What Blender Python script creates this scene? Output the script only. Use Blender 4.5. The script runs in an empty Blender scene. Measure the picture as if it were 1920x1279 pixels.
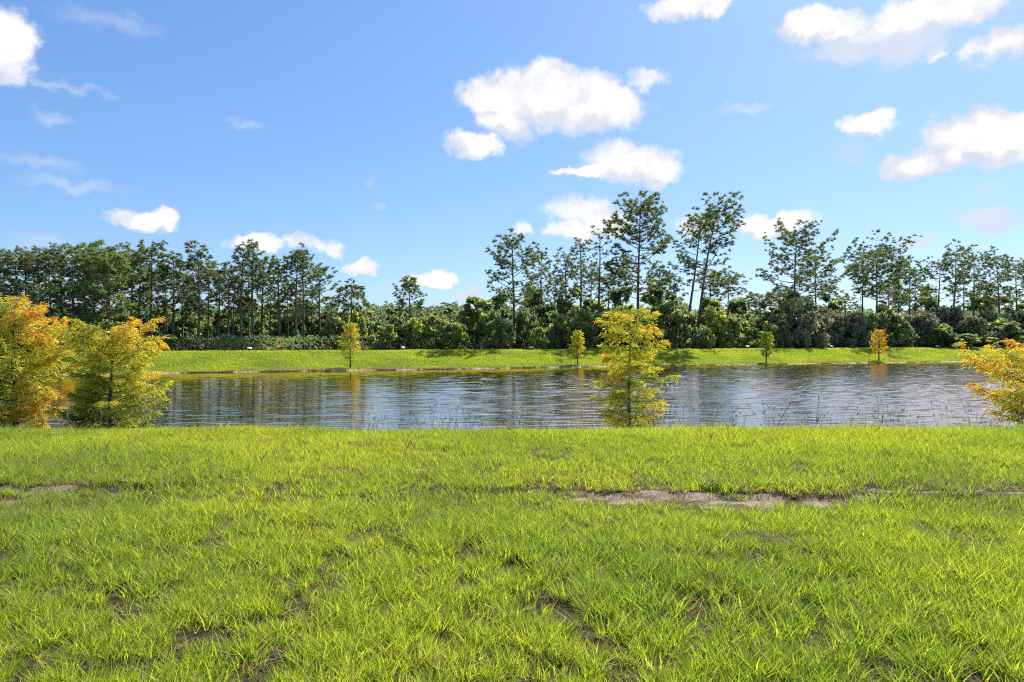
import bpy, math, random
import numpy as np

# ------------------------------------------------------------------ camera
scene = bpy.context.scene
DENOISE = False
COL = scene.collection
CAM_Z = 1.62
F = 1280.0                                   # focal length in pixels of the 1920 px wide photograph
cam_data = bpy.data.cameras.new('camera')
cam_data.lens = 24.0
cam_data.sensor_width = 36.0
cam_data.clip_start = 0.1
cam_data.clip_end = 6000.0
cam = bpy.data.objects.new('camera', cam_data)
COL.objects.link(cam)
cam.location = (0.0, 0.0, CAM_Z)
cam.rotation_euler = (math.radians(90.0), 0.0, 0.0)
scene.camera = cam

# ------------------------------------------------------------------ light
SUN_EL, SUN_AZ = 46.0, 36.0                  # azimuth clockwise from +Y, in front and to the right
scene.view_settings.view_transform = 'Standard'
scene.view_settings.look = 'None'
scene.view_settings.exposure = 0.72
scene.view_settings.gamma = 1.0
scene.view_settings.use_curve_mapping = False
cy = scene.cycles
cy.max_bounces = 7
cy.diffuse_bounces = 3
cy.glossy_bounces = 3
cy.transmission_bounces = 4
cy.transparent_max_bounces = 4
cy.use_adaptive_sampling = False
cy.use_denoising = DENOISE
cy.filter_width = 1.1
sun_data = bpy.data.lights.new('sun', 'SUN')
sun_data.energy = 5.0
sun_data.angle = math.radians(0.6)
sun_data.color = (1.0, 0.94, 0.84)
sun = bpy.data.objects.new('sun', sun_data)
COL.objects.link(sun)
sun.location = (20, 40, 60)
sun.rotation_euler = (math.radians(90.0 - SUN_EL), 0.0, math.radians(180.0 - SUN_AZ))


# ------------------------------------------------------------------ node helper
class NT:
    def __init__(self, tree):
        self.t = tree

    def n(self, kind, **kw):
        nd = self.t.nodes.new(kind)
        for k, v in kw.items():
            setattr(nd, k, v)
        return nd

    def put(self, sock, v):
        if isinstance(v, bpy.types.NodeSocket):
            self.t.links.new(v, sock)
        elif v is not None:
            if hasattr(sock, 'default_value'):
                try:
                    sock.default_value = v
                except (TypeError, ValueError):
                    sock.default_value = tuple(v) + (1.0,)

    def math(self, op, a, b=None, c=None, clamp=False):
        nd = self.n('ShaderNodeMath', operation=op, use_clamp=clamp)
        self.put(nd.inputs[0], a)
        self.put(nd.inputs[1], b)
        self.put(nd.inputs[2], c)
        return nd.outputs[0]

    def vec(self, op, a, b=None):
        nd = self.n('ShaderNodeVectorMath', operation=op)
        self.put(nd.inputs[0], a)
        self.put(nd.inputs[1], b)
        return nd.outputs['Value'] if op in ('LENGTH', 'DOT_PRODUCT') else nd.outputs[0]

    def noise(self, vec=None, scale=5.0, detail=4.0, rough=0.5, out=0, dist=0.0):
        nd = self.n('ShaderNodeTexNoise')
        self.put(nd.inputs['Vector'], vec)
        nd.inputs['Scale'].default_value = scale
        nd.inputs['Detail'].default_value = detail
        nd.inputs['Roughness'].default_value = rough
        nd.inputs['Distortion'].default_value = dist
        return nd.outputs[out]

    def smooth(self, v, a, b, lo=0.0, hi=1.0):
        nd = self.n('ShaderNodeMapRange', interpolation_type='SMOOTHSTEP')
        self.put(nd.inputs['Value'], v)
        nd.inputs['From Min'].default_value = a
        nd.inputs['From Max'].default_value = b
        nd.inputs['To Min'].default_value = lo
        nd.inputs['To Max'].default_value = hi
        return nd.outputs[0]

    def mix(self, fac, a, b):
        nd = self.n('ShaderNodeMix', data_type='RGBA')
        self.put(nd.inputs[0], fac)
        self.put(nd.inputs[6], a if isinstance(a, bpy.types.NodeSocket) else tuple(a) + (1.0,))
        self.put(nd.inputs[7], b if isinstance(b, bpy.types.NodeSocket) else tuple(b) + (1.0,))
        return nd.outputs[2]

    def ramp(self, fac, stops):
        nd = self.n('ShaderNodeValToRGB')
        el = nd.color_ramp.elements
        while len(el) < len(stops):
            el.new(0.5)
        for e, (p, c) in zip(el, stops):
            e.position = p
            e.color = tuple(c) + (1.0,)
        self.put(nd.inputs[0], fac)
        return nd.outputs[0]


# ------------------------------------------------------------------ sky
SKY_STRENGTH = 0.11
world = bpy.data.worlds.new('World')
scene.world = world
world.use_nodes = True
wt = world.node_tree
wt.nodes.clear()
W = NT(wt)
sky = W.n('ShaderNodeTexSky', sky_type='NISHITA')
sky.sun_disc = False
sky.sun_elevation = math.radians(SUN_EL)
sky.sun_rotation = math.radians(SUN_AZ)
sky.air_density = 1.0
sky.dust_density = 0.7
sky.ozone_density = 2.5
gam = W.n('ShaderNodeGamma')
gam.inputs[1].default_value = 0.65
wt.links.new(sky.outputs[0], gam.inputs[0])
hsv = W.n('ShaderNodeHueSaturation')
hsv.inputs['Saturation'].default_value = 1.30
hsv.inputs['Value'].default_value = 1.0
wt.links.new(gam.outputs[0], hsv.inputs['Color'])
sky_col = W.vec('MULTIPLY', hsv.outputs[0], (1.04, 1.31, 1.70))
tc = W.n('ShaderNodeTexCoord')
sx = W.n('ShaderNodeSeparateXYZ')
wt.links.new(tc.outputs['Generated'], sx.inputs[0])
az = W.math('ARCTAN2', sx.outputs[0], sx.outputs[1])
el_ = W.math('ARCSINE', sx.outputs[2])
cmb = W.n('ShaderNodeCombineXYZ')
wt.links.new(az, cmb.inputs[0])
wt.links.new(el_, cmb.inputs[1])
P0 = cmb.outputs[0]
nw = W.noise(tc.outputs['Generated'], 9.0, 8.0, 0.60, out=1)
warp = W.vec('MULTIPLY', W.vec('SUBTRACT', nw, (0.5, 0.5, 0.5)), (0.075, 0.055, 0.0))
nw2 = W.noise(tc.outputs['Generated'], 42.0, 6.0, 0.6, out=1)
warp2 = W.vec('MULTIPLY', W.vec('SUBTRACT', nw2, (0.5, 0.5, 0.5)), (0.03, 0.03, 0.0))
P = W.vec('ADD', W.vec('ADD', P0, warp), warp2)


def azel(px, py):
    x, z = (px - 960.0) / F, (640.0 - py) / F
    return math.atan2(x, 1.0), math.asin(z / math.sqrt(1 + x * x + z * z))


def blobs(lst, coord):
    acc = None
    for (px, py, rx, ry) in lst:
        a, e = azel(px, py)
        a2, _ = azel(px + rx, py)
        _, e2 = azel(px, py - ry)
        d = W.vec('MULTIPLY', W.vec('SUBTRACT', coord, (a, e, 0.0)), (1.0 / abs(a2 - a), 1.0 / abs(e2 - e), 0.0))
        v = W.math('SUBTRACT', 1.0, W.vec('LENGTH', d))
        acc = v if acc is None else W.math('MAXIMUM', acc, v)
    return acc


HARD = [(1040, 188, 165, 62), (930, 185, 82, 62), (1130, 198, 100, 62), (1030, 158, 78, 50), (945, 222, 75, 36),
        (888, 278, 66, 33), (1190, 305, 105, 42), (1235, 320, 60, 34), (1100, 318, 62, 13),
        (1080, 432, 60, 27), (1150, 412, 50, 36), (1440, 425, 75, 26), (1485, 415, 48, 26),
        (1628, 230, 82, 28), (1850, 262, 125, 60), (1905, 250, 80, 62), (1800, 252, 75, 50), (1835, 235, 60, 45), (1715, 300, 82, 34), (1790, 282, 62, 40),
        (1540, 58, 110, 42), (1760, 18, 160, 50), (270, 408, 80, 24), (312, 402, 36, 29), (475, 463, 58, 24),
        (678, 503, 46, 17), (807, 520, 54, 18), (1290, 12, 100, 36), (0, 80, 66, 78), (1880, 80, 90, 42)]
WISP = [(110, 158, 110, 14), (55, 303, 125, 20), (115, 218, 62, 20), (150, 345, 150, 16), (465, 229, 48, 14), (685, 338, 20, 16),
        (180, 45, 130, 30), (1860, 350, 70, 26), (1400, 200, 70, 16), (70, 455, 90, 18), (1590, 280, 60, 30), (715, 395, 30, 14)]
SOFT = [(1215, 147, 46, 24), (1098, 390, 85, 30), (1150, 290, 80, 38), (1690, 75, 130, 66), (1600, 95, 120, 42),
        (1300, 418, 50, 26), (1865, 405, 85, 30), (1715, 452, 46, 20), (618, 465, 32, 20), (575, 462, 55, 18),
        (870, 550, 36, 14), (1755, 105, 36, 20), (20, 130, 60, 50), (960, 232, 60, 40), (985, 442, 26, 16)]
nf = W.noise(tc.outputs['Generated'], 26.0, 9.0, 0.62)
fray = W.math('MULTIPLY', W.math('SUBTRACT', nf, 0.5), 1.0)
d_hard = W.math('ADD', blobs(HARD, P), fray)
d_soft = W.math('ADD', blobs(SOFT, P), fray)
d_wisp = W.math('ADD', blobs(WISP, P), fray)
a_hard = W.smooth(d_hard, -0.02, 0.42)
a_soft = W.math('MULTIPLY', W.smooth(d_soft, 0.0, 0.6), 0.85)
a_soft = W.math('MAXIMUM', a_soft, W.math('MULTIPLY', W.smooth(d_wisp, 0.0, 0.9), 0.26))
# the same scattered cumulus goes on over the rest of the sky
zc = W.math('MAXIMUM', sx.outputs[2], 0.06)
plane = W.vec('DIVIDE', tc.outputs['Generated'], None)
pc = W.n('ShaderNodeCombineXYZ')
for i_ in range(3):
    wt.links.new(zc, pc.inputs[i_])
wt.links.new(pc.outputs[0], plane.node.inputs[1])
far_n = W.noise(plane, 1.3, 7.0, 0.55)
a_far = W.smooth(far_n, 0.53, 0.66)
in_az = W.smooth(W.math('ABSOLUTE', az), 0.66, 0.80)
in_el = W.smooth(el_, 0.50, 0.60)
behind = W.math('MAXIMUM', in_az, in_el)
a_far = W.math('MULTIPLY', a_far, behind)
a_far = W.math('MULTIPLY', a_far, W.smooth(sx.outputs[2], 0.02, 0.14))
alpha = W.math('MAXIMUM', W.math('MAXIMUM', a_hard, a_soft), W.math('MULTIPLY', a_far, 0.9))
n_sh = W.noise(tc.outputs['Generated'], 16.0, 6.0, 0.55)
shade = W.smooth(n_sh, 0.34, 0.58)
up = W.smooth(W.math('MAXIMUM', d_hard, 0.0), 0.30, 0.85)
shade = W.math('MAXIMUM', shade, up)
d_above = blobs(HARD, W.vec('ADD', P, (0.006, 0.016, 0.0)))
under = W.smooth(W.math('SUBTRACT', W.math('ADD', d_above, fray), d_hard), 0.06, 0.42)
shade = W.math('MULTIPLY', shade, W.math('SUBTRACT', 1.0, W.math('MULTIPLY', under, 0.85)))
cw = 1.0 / SKY_STRENGTH / (2 ** 0.72)
cloud_col = W.mix(shade, tuple(cw * c for c in (0.72, 0.77, 0.88)), tuple(cw * c for c in (1.04, 1.03, 1.04)))
final = W.mix(alpha, sky_col, cloud_col)
bg = W.n('ShaderNodeBackground')
wt.links.new(final, bg.inputs[0])
bg.inputs[1].default_value = SKY_STRENGTH
wo = W.n('ShaderNodeOutputWorld')
wt.links.new(bg.outputs[0], wo.inputs[0])

# ------------------------------------------------------------------ terrain functions
SLOPE = 0.36
YW0 = 65.44
NORM = 1.0 / math.sqrt(1.0 + SLOPE * SLOPE)
WATER_Z = -1.0


def sstep(x, a, b):
    t = np.clip((x - a) / (b - a), 0.0, 1.0)
    return t * t * (3 - 2 * t)


def vnoise(x, y, scale, seed=0):
    x = np.asarray(x, dtype=float) * scale + 1000.0 + seed * 17.3
    y = np.asarray(y, dtype=float) * scale + 1000.0 + seed * 9.7
    xi, yi = np.floor(x).astype(np.int64), np.floor(y).astype(np.int64)
    fx, fy = x - xi, y - yi
    fx, fy = fx * fx * (3 - 2 * fx), fy * fy * (3 - 2 * fy)

    def h(a, b):
        n = (a * 374761393 + b * 668265263 + seed * 2147483) & 0x7fffffff
        n = ((n ^ (n >> 13)) * 1274126177) & 0x7fffffff
        return ((n ^ (n >> 16)) & 0xffff) / 65535.0
    return (h(xi, yi) * (1 - fx) + h(xi + 1, yi) * fx) * (1 - fy) + (h(xi, yi + 1) * (1 - fx) + h(xi + 1, yi + 1) * fx) * fy


def fbm(x, y, scale, seed=0, octs=4):
    v, a, tot = 0.0, 1.0, 0.0
    for i in range(octs):
        v = v + a * vnoise(x, y, scale * 2 ** i, seed + i)
        tot += a
        a *= 0.5
    return v / tot


# bare patches of the near lawn: (x, y, half width, half depth)
PATCH = [(1.1, 7.15, 0.75, 0.20), (2.25, 6.95, 0.55, 0.28), (3.05, 6.95, 0.60, 0.24), (1.75, 7.3, 0.4, 0.14), (-5.2, 7.5, 1.15, 0.16),
         (-5.6, 7.0, 0.7, 0.25), (4.35, 7.35, 0.5, 0.09), (5.2, 7.3, 0.35, 0.10), (-1.1, 8.05, 0.28, 0.15), (-0.95, 7.0, 0.22, 0.10), (0.98, 6.25, 0.10, 0.08),
         (2.15, 5.6, 0.45, 0.12), (-3.0, 6.1, 0.28, 0.10), (-3.9, 4.6, 0.20, 0.10), (-3.4, 5.3, 0.3, 0.10), (-2.45, 3.35, 0.22, 0.10),
         (0.2, 4.25, 0.35, 0.10), (1.35, 4.35, 0.40, 0.12), (1.0, 3.6, 0.12, 0.07), (-1.4, 3.7, 0.2, 0.08), (-1.05, 4.45, 0.3, 0.08),
         (2.5, 4.2, 0.3, 0.09), (-4.4, 11.0, 0.8, 0.16), (-2.2, 10.7, 0.7, 0.12), (2.6, 10.9, 0.8, 0.10), (4.6, 10.6, 0.5, 0.12),
         (1.75, 3.05, 0.2, 0.08), (-0.2, 3.1, 0.16, 0.06), (3.6, 5.4, 0.4, 0.09), (-1.9, 5.7, 0.2, 0.08), (6.3, 8.6, 0.5, 0.12)]


def bare(x, y):
    """1 on bare soil, 0 on grass (near lawn)"""
    wx = x + 0.5 * (fbm(x, y, 1.7, 5) - 0.5)
    wy = y + 0.28 * (fbm(x, y, 2.3, 9) - 0.5)
    b = np.zeros_like(x)
    for (cx, cy, rx, ry) in PATCH:
        d = np.sqrt(((wx - cx) / rx) ** 2 + ((wy - cy) / ry) ** 2)
        b = np.maximum(b, (1.0 - sstep(d, 0.5, 1.3)) * (1.0 if PATCH.index((cx, cy, rx, ry)) < 8 else 0.40))
    n = fbm(x, y, 1.9, 21, 3)
    b = np.maximum(b, 0.35 * sstep(n, 0.62, 0.76) * (y < 13))
    b = b * np.clip(3.2 * fbm(x, y, 3.6, 25, 3) - 0.75, 0.05, 1.15)
    return b


def ledge_y(x):
    return 7.42 + 0.22 * (fbm(x, x * 0 + 3.1, 0.6, 33, 3) - 0.5) * 2 - 0.035 * x


def far_s(x, y):
    w = 0.9 * (fbm(x, x * 0.0, 0.11, 44, 3) - 0.5) + 0.35 * (vnoise(x, x * 0, 0.9, 46) - 0.5)
    return (y - YW0 - SLOPE * x) * NORM + w


def near_water(x):
    return 17.0 + 0.5 * (fbm(x, x * 0, 0.25, 51, 3) - 0.5)


def height(x, y):
    x = np.asarray(x, dtype=float)
    y = np.asarray(y, dtype=float)
    # near lawn
    lawn = 0.05 * (fbm(x, y, 0.55, 61, 3) - 0.5) + 0.035 * (fbm(x, y, 3.0, 66, 3) - 0.5)
    ly = ledge_y(x)
    on = sstep(np.abs(x - 2.3), 3.6, 2.6) + sstep(np.abs(x + 5.6), 2.6, 1.8)
    on = np.clip(on, 0, 1)
    step = 0.055 * (sstep(y, ly - 0.07, ly + 0.05) - 1.0) * (1 - sstep(ly - y, 0.5, 2.2) * 1.0)
    lawn = lawn + on * np.where(y < ly + 0.05, step, 0.0)
    nw_ = near_water(x)
    t = sstep(y, 10.9 + 1.2 * fbm(x, x * 0, 0.35, 56, 3), nw_ + 1.2)
    lawn = lawn + 0.07 * (fbm(x, y * 0.3, 0.30, 58, 2) - 0.5) * sstep(y, 8.5, 12.0)
    near = lawn * (1 - t) + t * (-1.22)
    near = near - 1.6 * sstep(y, nw_ + 1.0, nw_ + 6.0)
    s = far_s(x, y)
    far = np.where(s < 0, -1.06 + np.maximum(s, -6) * 0.28, 0.0)
    prof = -1.06 + 0.14 * sstep(s, -0.02, 0.12) + 1.52 * (0.55 * np.clip(s / 8.7, 0, 1) + 0.45 * sstep(s, 0, 8.7))
    prof = prof - 0.5 * sstep(s, 10.5, 15.0)
    prof = prof + 0.07 * (fbm(x, y, 0.5, 71, 3) - 0.5) * sstep(s, 0.3, 2.0)
    far = np.where(s >= 0, prof, far)
    m = sstep(y, 22.0, 30.0)
    return near * (1 - m) + far * m


def ground_z(x, y):
    return float(height(np.array([x]), np.array([y]))[0])


# ------------------------------------------------------------------ mesh helpers
def make_mesh(name, v, f, mats=None, attrs=None, smooth=False, mat_idx=None):
    me = bpy.data.meshes.new(name)
    v = np.asarray(v, dtype=np.float32).reshape(-1, 3)
    f = np.asarray(f, dtype=np.int32)
    k = f.shape[1] if f.ndim == 2 else 3
    me.vertices.add(len(v))
    me.vertices.foreach_set('co', v.ravel())
    me.loops.add(f.size)
    me.loops.foreach_set('vertex_index', f.ravel())
    me.polygons.add(len(f))
    me.polygons.foreach_set('loop_start', np.arange(0, f.size, k, dtype=np.int32))
    me.polygons.foreach_set('loop_total', np.full(len(f), k, dtype=np.int32))
    if smooth:
        me.polygons.foreach_set('use_smooth', np.ones(len(f), dtype=bool))
    for m in (mats or []):
        me.materials.append(m)
    if mat_idx is not None:
        me.polygons.foreach_set('material_index', np.asarray(mat_idx, dtype=np.int32))
    for an, av in (attrs or {}).items():
        a = me.attributes.new(an, 'FLOAT', 'POINT')
        a.data.foreach_set('value', np.asarray(av, dtype=np.float32))
    me.update(calc_edges=True)
    return me


def link(name, me, parent=None, loc=None):
    o = bpy.data.objects.new(name, me)
    COL.objects.link(o)
    if parent is not None:
        o.parent = parent
    if loc is not None:
        o.location = loc
    return o


def tag(o, label=None, cat=None, group=None, kind=None):
    if label:
        o['label'] = label
    if cat:
        o['category'] = cat
    if group:
        o['group'] = group
    if kind:
        o['kind'] = kind
    return o


def thing(name, loc, label, cat, group=None):
    o = bpy.data.objects.new(name, None)
    o.empty_display_size = 0.3
    COL.objects.link(o)
    o.location = loc
    return tag(o, label, cat, group)


class Geo:
    def __init__(self):
        self.v, self.f, self.a, self.n = [], [], [], 0

    def add(self, v, f, a=0.0):
        v = np.asarray(v, dtype=float).reshape(-1, 3)
        self.v.append(v)
        self.f.append(np.asarray(f, dtype=np.int64) + self.n)
        self.a.append(np.full(len(v), a) if np.isscalar(a) else np.asarray(a))
        self.n += len(v)

    def mesh(self, name, mats, smooth=False, attr='tint'):
        return make_mesh(name, np.vstack(self.v), np.vstack(self.f), mats, {attr: np.concatenate(self.a)}, smooth)


def tube(pts, rad, sides=6):
    pts = np.asarray(pts, dtype=float)
    rad = np.asarray(rad, dtype=float)
    n = len(pts)
    tan = np.gradient(pts, axis=0)
    tan /= np.linalg.norm(tan, axis=1)[:, None] + 1e-9
    ref = np.array([0.0, 1.0, 0.0]) if abs(tan[0][1]) < 0.9 else np.array([1.0, 0.0, 0.0])
    u = np.cross(tan, ref)
    u /= np.linalg.norm(u, axis=1)[:, None] + 1e-9
    w = np.cross(tan, u)
    ang = np.linspace(0, 2 * math.pi, sides, endpoint=False)
    ring = pts[:, None, :] + rad[:, None, None] * (np.cos(ang)[None, :, None] * u[:, None, :] + np.sin(ang)[None, :, None] * w[:, None, :])
    v = ring.reshape(-1, 3)
    i = np.arange(n - 1)[:, None] * sides
    j = np.arange(sides)[None, :]
    a = i + j
    b = i + (j + 1) % sides
    t1 = np.stack([a, b, b + sides], -1).reshape(-1, 3)
    t2 = np.stack([a, b + sides, a + sides], -1).reshape(-1, 3)
    return v, np.vstack([t1, t2])


def rand_rot(rng, n, tilt=None):
    """n random rotation matrices; tilt limits how far +Z leans (None = uniform)"""
    if tilt is None:
        q = rng.normal(size=(n, 4))
        q /= np.linalg.norm(q, axis=1)[:, None]
    else:
        a = rng.uniform(0, 2 * math.pi, n)
        t = rng.uniform(0, tilt, n)
        ax = rng.uniform(0, 2 * math.pi, n)
        qz = np.stack([np.cos(a / 2), 0 * a, 0 * a, np.sin(a / 2)], 1)
        qt = np.stack([np.cos(t / 2), np.sin(t / 2) * np.cos(ax), np.sin(t / 2) * np.sin(ax), 0 * a], 1)
        w1, x1, y1, z1 = qt.T
        w2, x2, y2, z2 = qz.T
        q = np.stack([w1 * w2 - x1 * x2 - y1 * y2 - z1 * z2, w1 * x2 + x1 * w2 + y1 * z2 - z1 * y2,
                      w1 * y2 - x1 * z2 + y1 * w2 + z1 * x2, w1 * z2 + x1 * y2 - y1 * x2 + z1 * w2], 1)
    w, x, y, z = q.T
    return np.stack([1 - 2 * (y * y + z * z), 2 * (x * y - z * w), 2 * (x * z + y * w),
                     2 * (x * y + z * w), 1 - 2 * (x * x + z * z), 2 * (y * z - x * w),
                     2 * (x * z - y * w), 2 * (y * z + x * w), 1 - 2 * (x * x + y * y)], 1).reshape(-1, 3, 3)


def scatter(tv, tf, pos, rot, scl):
    n = len(pos)
    v = np.einsum('nij,kj->nki', rot, tv) * np.asarray(scl)[:, None, None] + pos[:, None, :]
    f = tf[None, :, :] + (np.arange(n) * len(tv))[:, None, None]
    return v.reshape(-1, 3), f.reshape(-1, 3)


# ------------------------------------------------------------------ materials
def new_mat(name):
    m = bpy.data.materials.new(name)
    m.use_nodes = True
    m.node_tree.nodes.clear()
    return m, NT(m.node_tree)


def leaf_material(name, stops, trans_stops, trans=0.45, attr='tint', gloss=0.06, rough=0.45, instancer=False, hattr=None):
    m, N = new_mat(name)
    at = N.n('ShaderNodeAttribute', attribute_name=attr, attribute_type='INSTANCER' if instancer else 'GEOMETRY')
    fac = at.outputs['Fac']
    if hattr:
        h = N.n('ShaderNodeAttribute', attribute_name=hattr, attribute_type='GEOMETRY')
        fac = N.math('ADD', fac, h.outputs['Fac'])
    c1 = N.ramp(fac, stops)
    c2 = N.ramp(fac, trans_stops)
    d = N.n('ShaderNodeBsdfDiffuse')
    N.put(d.inputs[0], c1)
    t = N.n('ShaderNodeBsdfTranslucent')
    N.put(t.inputs[0], c2)
    g = N.n('ShaderNodeBsdfGlossy')
    g.inputs['Roughness'].default_value = rough
    g.inputs['Color'].default_value = (0.9, 0.95, 0.9, 1)
    s1 = N.n('ShaderNodeMixShader')
    s1.inputs[0].default_value = trans
    N.t.links.new(d.outputs[0], s1.inputs[1])
    N.t.links.new(t.outputs[0], s1.inputs[2])
    s2 = N.n('ShaderNodeMixShader')
    s2.inputs[0].default_value = gloss
    N.t.links.new(s1.outputs[0], s2.inputs[1])
    N.t.links.new(g.outputs[0], s2.inputs[2])
    o = N.n('ShaderNodeOutputMaterial')
    N.t.links.new(s2.outputs[0], o.inputs[0])
    return m


def bark_material(name, c1, c2, scale=6.0):
    m, N = new_mat(name)
    tcn = N.n('ShaderNodeTexCoord')
    mp = N.n('ShaderNodeMapping')
    mp.inputs['Scale'].default_value = (scale, scale, scale * 0.3)
    N.t.links.new(tcn.outputs['Object'], mp.inputs[0])
    nz = N.noise(mp.outputs[0], 2.0, 5.0, 0.6)
    b = N.n('ShaderNodeBsdfPrincipled')
    N.put(b.inputs['Base Color'], N.ramp(nz, [(0.3, c1), (0.7, c2)]))
    b.inputs['Roughness'].default_value = 0.85
    bp = N.n('ShaderNodeBump')
    bp.inputs['Strength'].default_value = 0.6
    bp.inputs['Distance'].default_value = 0.02
    N.t.links.new(nz, bp.inputs['Height'])
    N.t.links.new(bp.outputs[0], b.inputs['Normal'])
    o = N.n('ShaderNodeOutputMaterial')
    N.t.links.new(b.outputs[0], o.inputs[0])
    return m


def plain_material(name, col, rough=0.6):
    m, N = new_mat(name)
    tcn = N.n('ShaderNodeTexCoord')
    nz = N.noise(tcn.outputs['Object'], 14.0, 4.0, 0.6)
    b = N.n('ShaderNodeBsdfPrincipled')
    N.put(b.inputs['Base Color'], N.mix(nz, tuple(0.8 * c for c in col), col))
    b.inputs['Roughness'].default_value = rough
    o = N.n('ShaderNodeOutputMaterial')
    N.t.links.new(b.outputs[0], o.inputs[0])
    return m


M_PINE = leaf_material('pine_needles', [(0.0, (0.050, 0.072, 0.034)), (0.5, (0.10, 0.13, 0.052)), (1.0, (0.20, 0.21, 0.08))],
                       [(0.0, (0.18, 0.25, 0.08)), (0.5, (0.32, 0.41, 0.11)), (1.0, (0.52, 0.54, 0.15))], 0.38, gloss=0.03, rough=0.6)
M_PINE_LIGHT = leaf_material('pine_needles_light', [(0.0, (0.09, 0.13, 0.05)), (1.0, (0.26, 0.32, 0.09))],
                             [(0.0, (0.20, 0.30, 0.07)), (1.0, (0.50, 0.58, 0.12))], 0.40, gloss=0.03, rough=0.6)
M_BROAD = leaf_material('broad_leaves', [(0.0, (0.080, 0.120, 0.055)), (0.4, (0.14, 0.18, 0.085)), (0.75, (0.20, 0.25, 0.080)), (1.0, (0.30, 0.33, 0.05))],
                        [(0.0, (0.22, 0.33, 0.12)), (0.4, (0.34, 0.45, 0.16)), (0.75, (0.50, 0.60, 0.15)), (1.0, (0.78, 0.82, 0.10))], 0.52, gloss=0.03, rough=0.6)
M_OAK = leaf_material('grey_green_leaves', [(0.0, (0.08, 0.095, 0.055)), (1.0, (0.24, 0.24, 0.14))],
                      [(0.0, (0.15, 0.19, 0.08)), (1.0, (0.48, 0.48, 0.22))], 0.42, gloss=0.06)
M_CYP = leaf_material('cypress_leaves',
                      [(0.0, (0.09, 0.14, 0.02)), (0.30, (0.21, 0.25, 0.025)), (0.55, (0.42, 0.37, 0.03)), (0.80, (0.58, 0.34, 0.035)), (1.0, (0.45, 0.17, 0.03))],
                      [(0.0, (0.20, 0.32, 0.03)), (0.30, (0.48, 0.54, 0.04)), (0.55, (0.86, 0.76, 0.05)), (0.80, (0.92, 0.56, 0.05)), (1.0, (0.75, 0.28, 0.04))],
                      0.5, gloss=0.03)
M_GRASS = leaf_material('grass_blades',
                        [(0.0, (0.34, 0.26, 0.16)), (0.16, (0.36, 0.29, 0.15)), (0.24, (0.20, 0.23, 0.03)), (0.5, (0.14, 0.23, 0.022)), (0.75, (0.23, 0.30, 0.022)), (1.0, (0.38, 0.40, 0.03))],
                        [(0.0, (0.40, 0.30, 0.16)), (0.16, (0.44, 0.36, 0.16)), (0.24, (0.40, 0.45, 0.04)), (0.5, (0.32, 0.52, 0.03)), (0.75, (0.60, 0.76, 0.04)), (1.0, (0.88, 0.90, 0.07))],
                        0.44, attr='tint', gloss=0.018, rough=0.5, instancer=True, hattr='blade')
M_WEED = leaf_material('weed_stalks', [(0.0, (0.26, 0.21, 0.13)), (1.0, (0.20, 0.26, 0.07))],
                       [(0.0, (0.34, 0.28, 0.14)), (1.0, (0.36, 0.46, 0.09))], 0.35)
M_FERN = leaf_material('dead_fronds', [(0.0, (0.24, 0.11, 0.06)), (1.0, (0.42, 0.24, 0.15))],
                       [(0.0, (0.35, 0.14, 0.07)), (1.0, (0.50, 0.28, 0.16))], 0.4)
M_PBARK = bark_material('pine_bark', (0.07, 0.05, 0.04), (0.20, 0.155, 0.125), 3.0)
M_CBARK = bark_material('cypress_bark', (0.07, 0.04, 0.03), (0.22, 0.13, 0.09), 18.0)
M_WHITE = plain_material('white_plastic', (0.8, 0.8, 0.78))
M_WOOD = plain_material('weathered_wood', (0.28, 0.22, 0.16))


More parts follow.
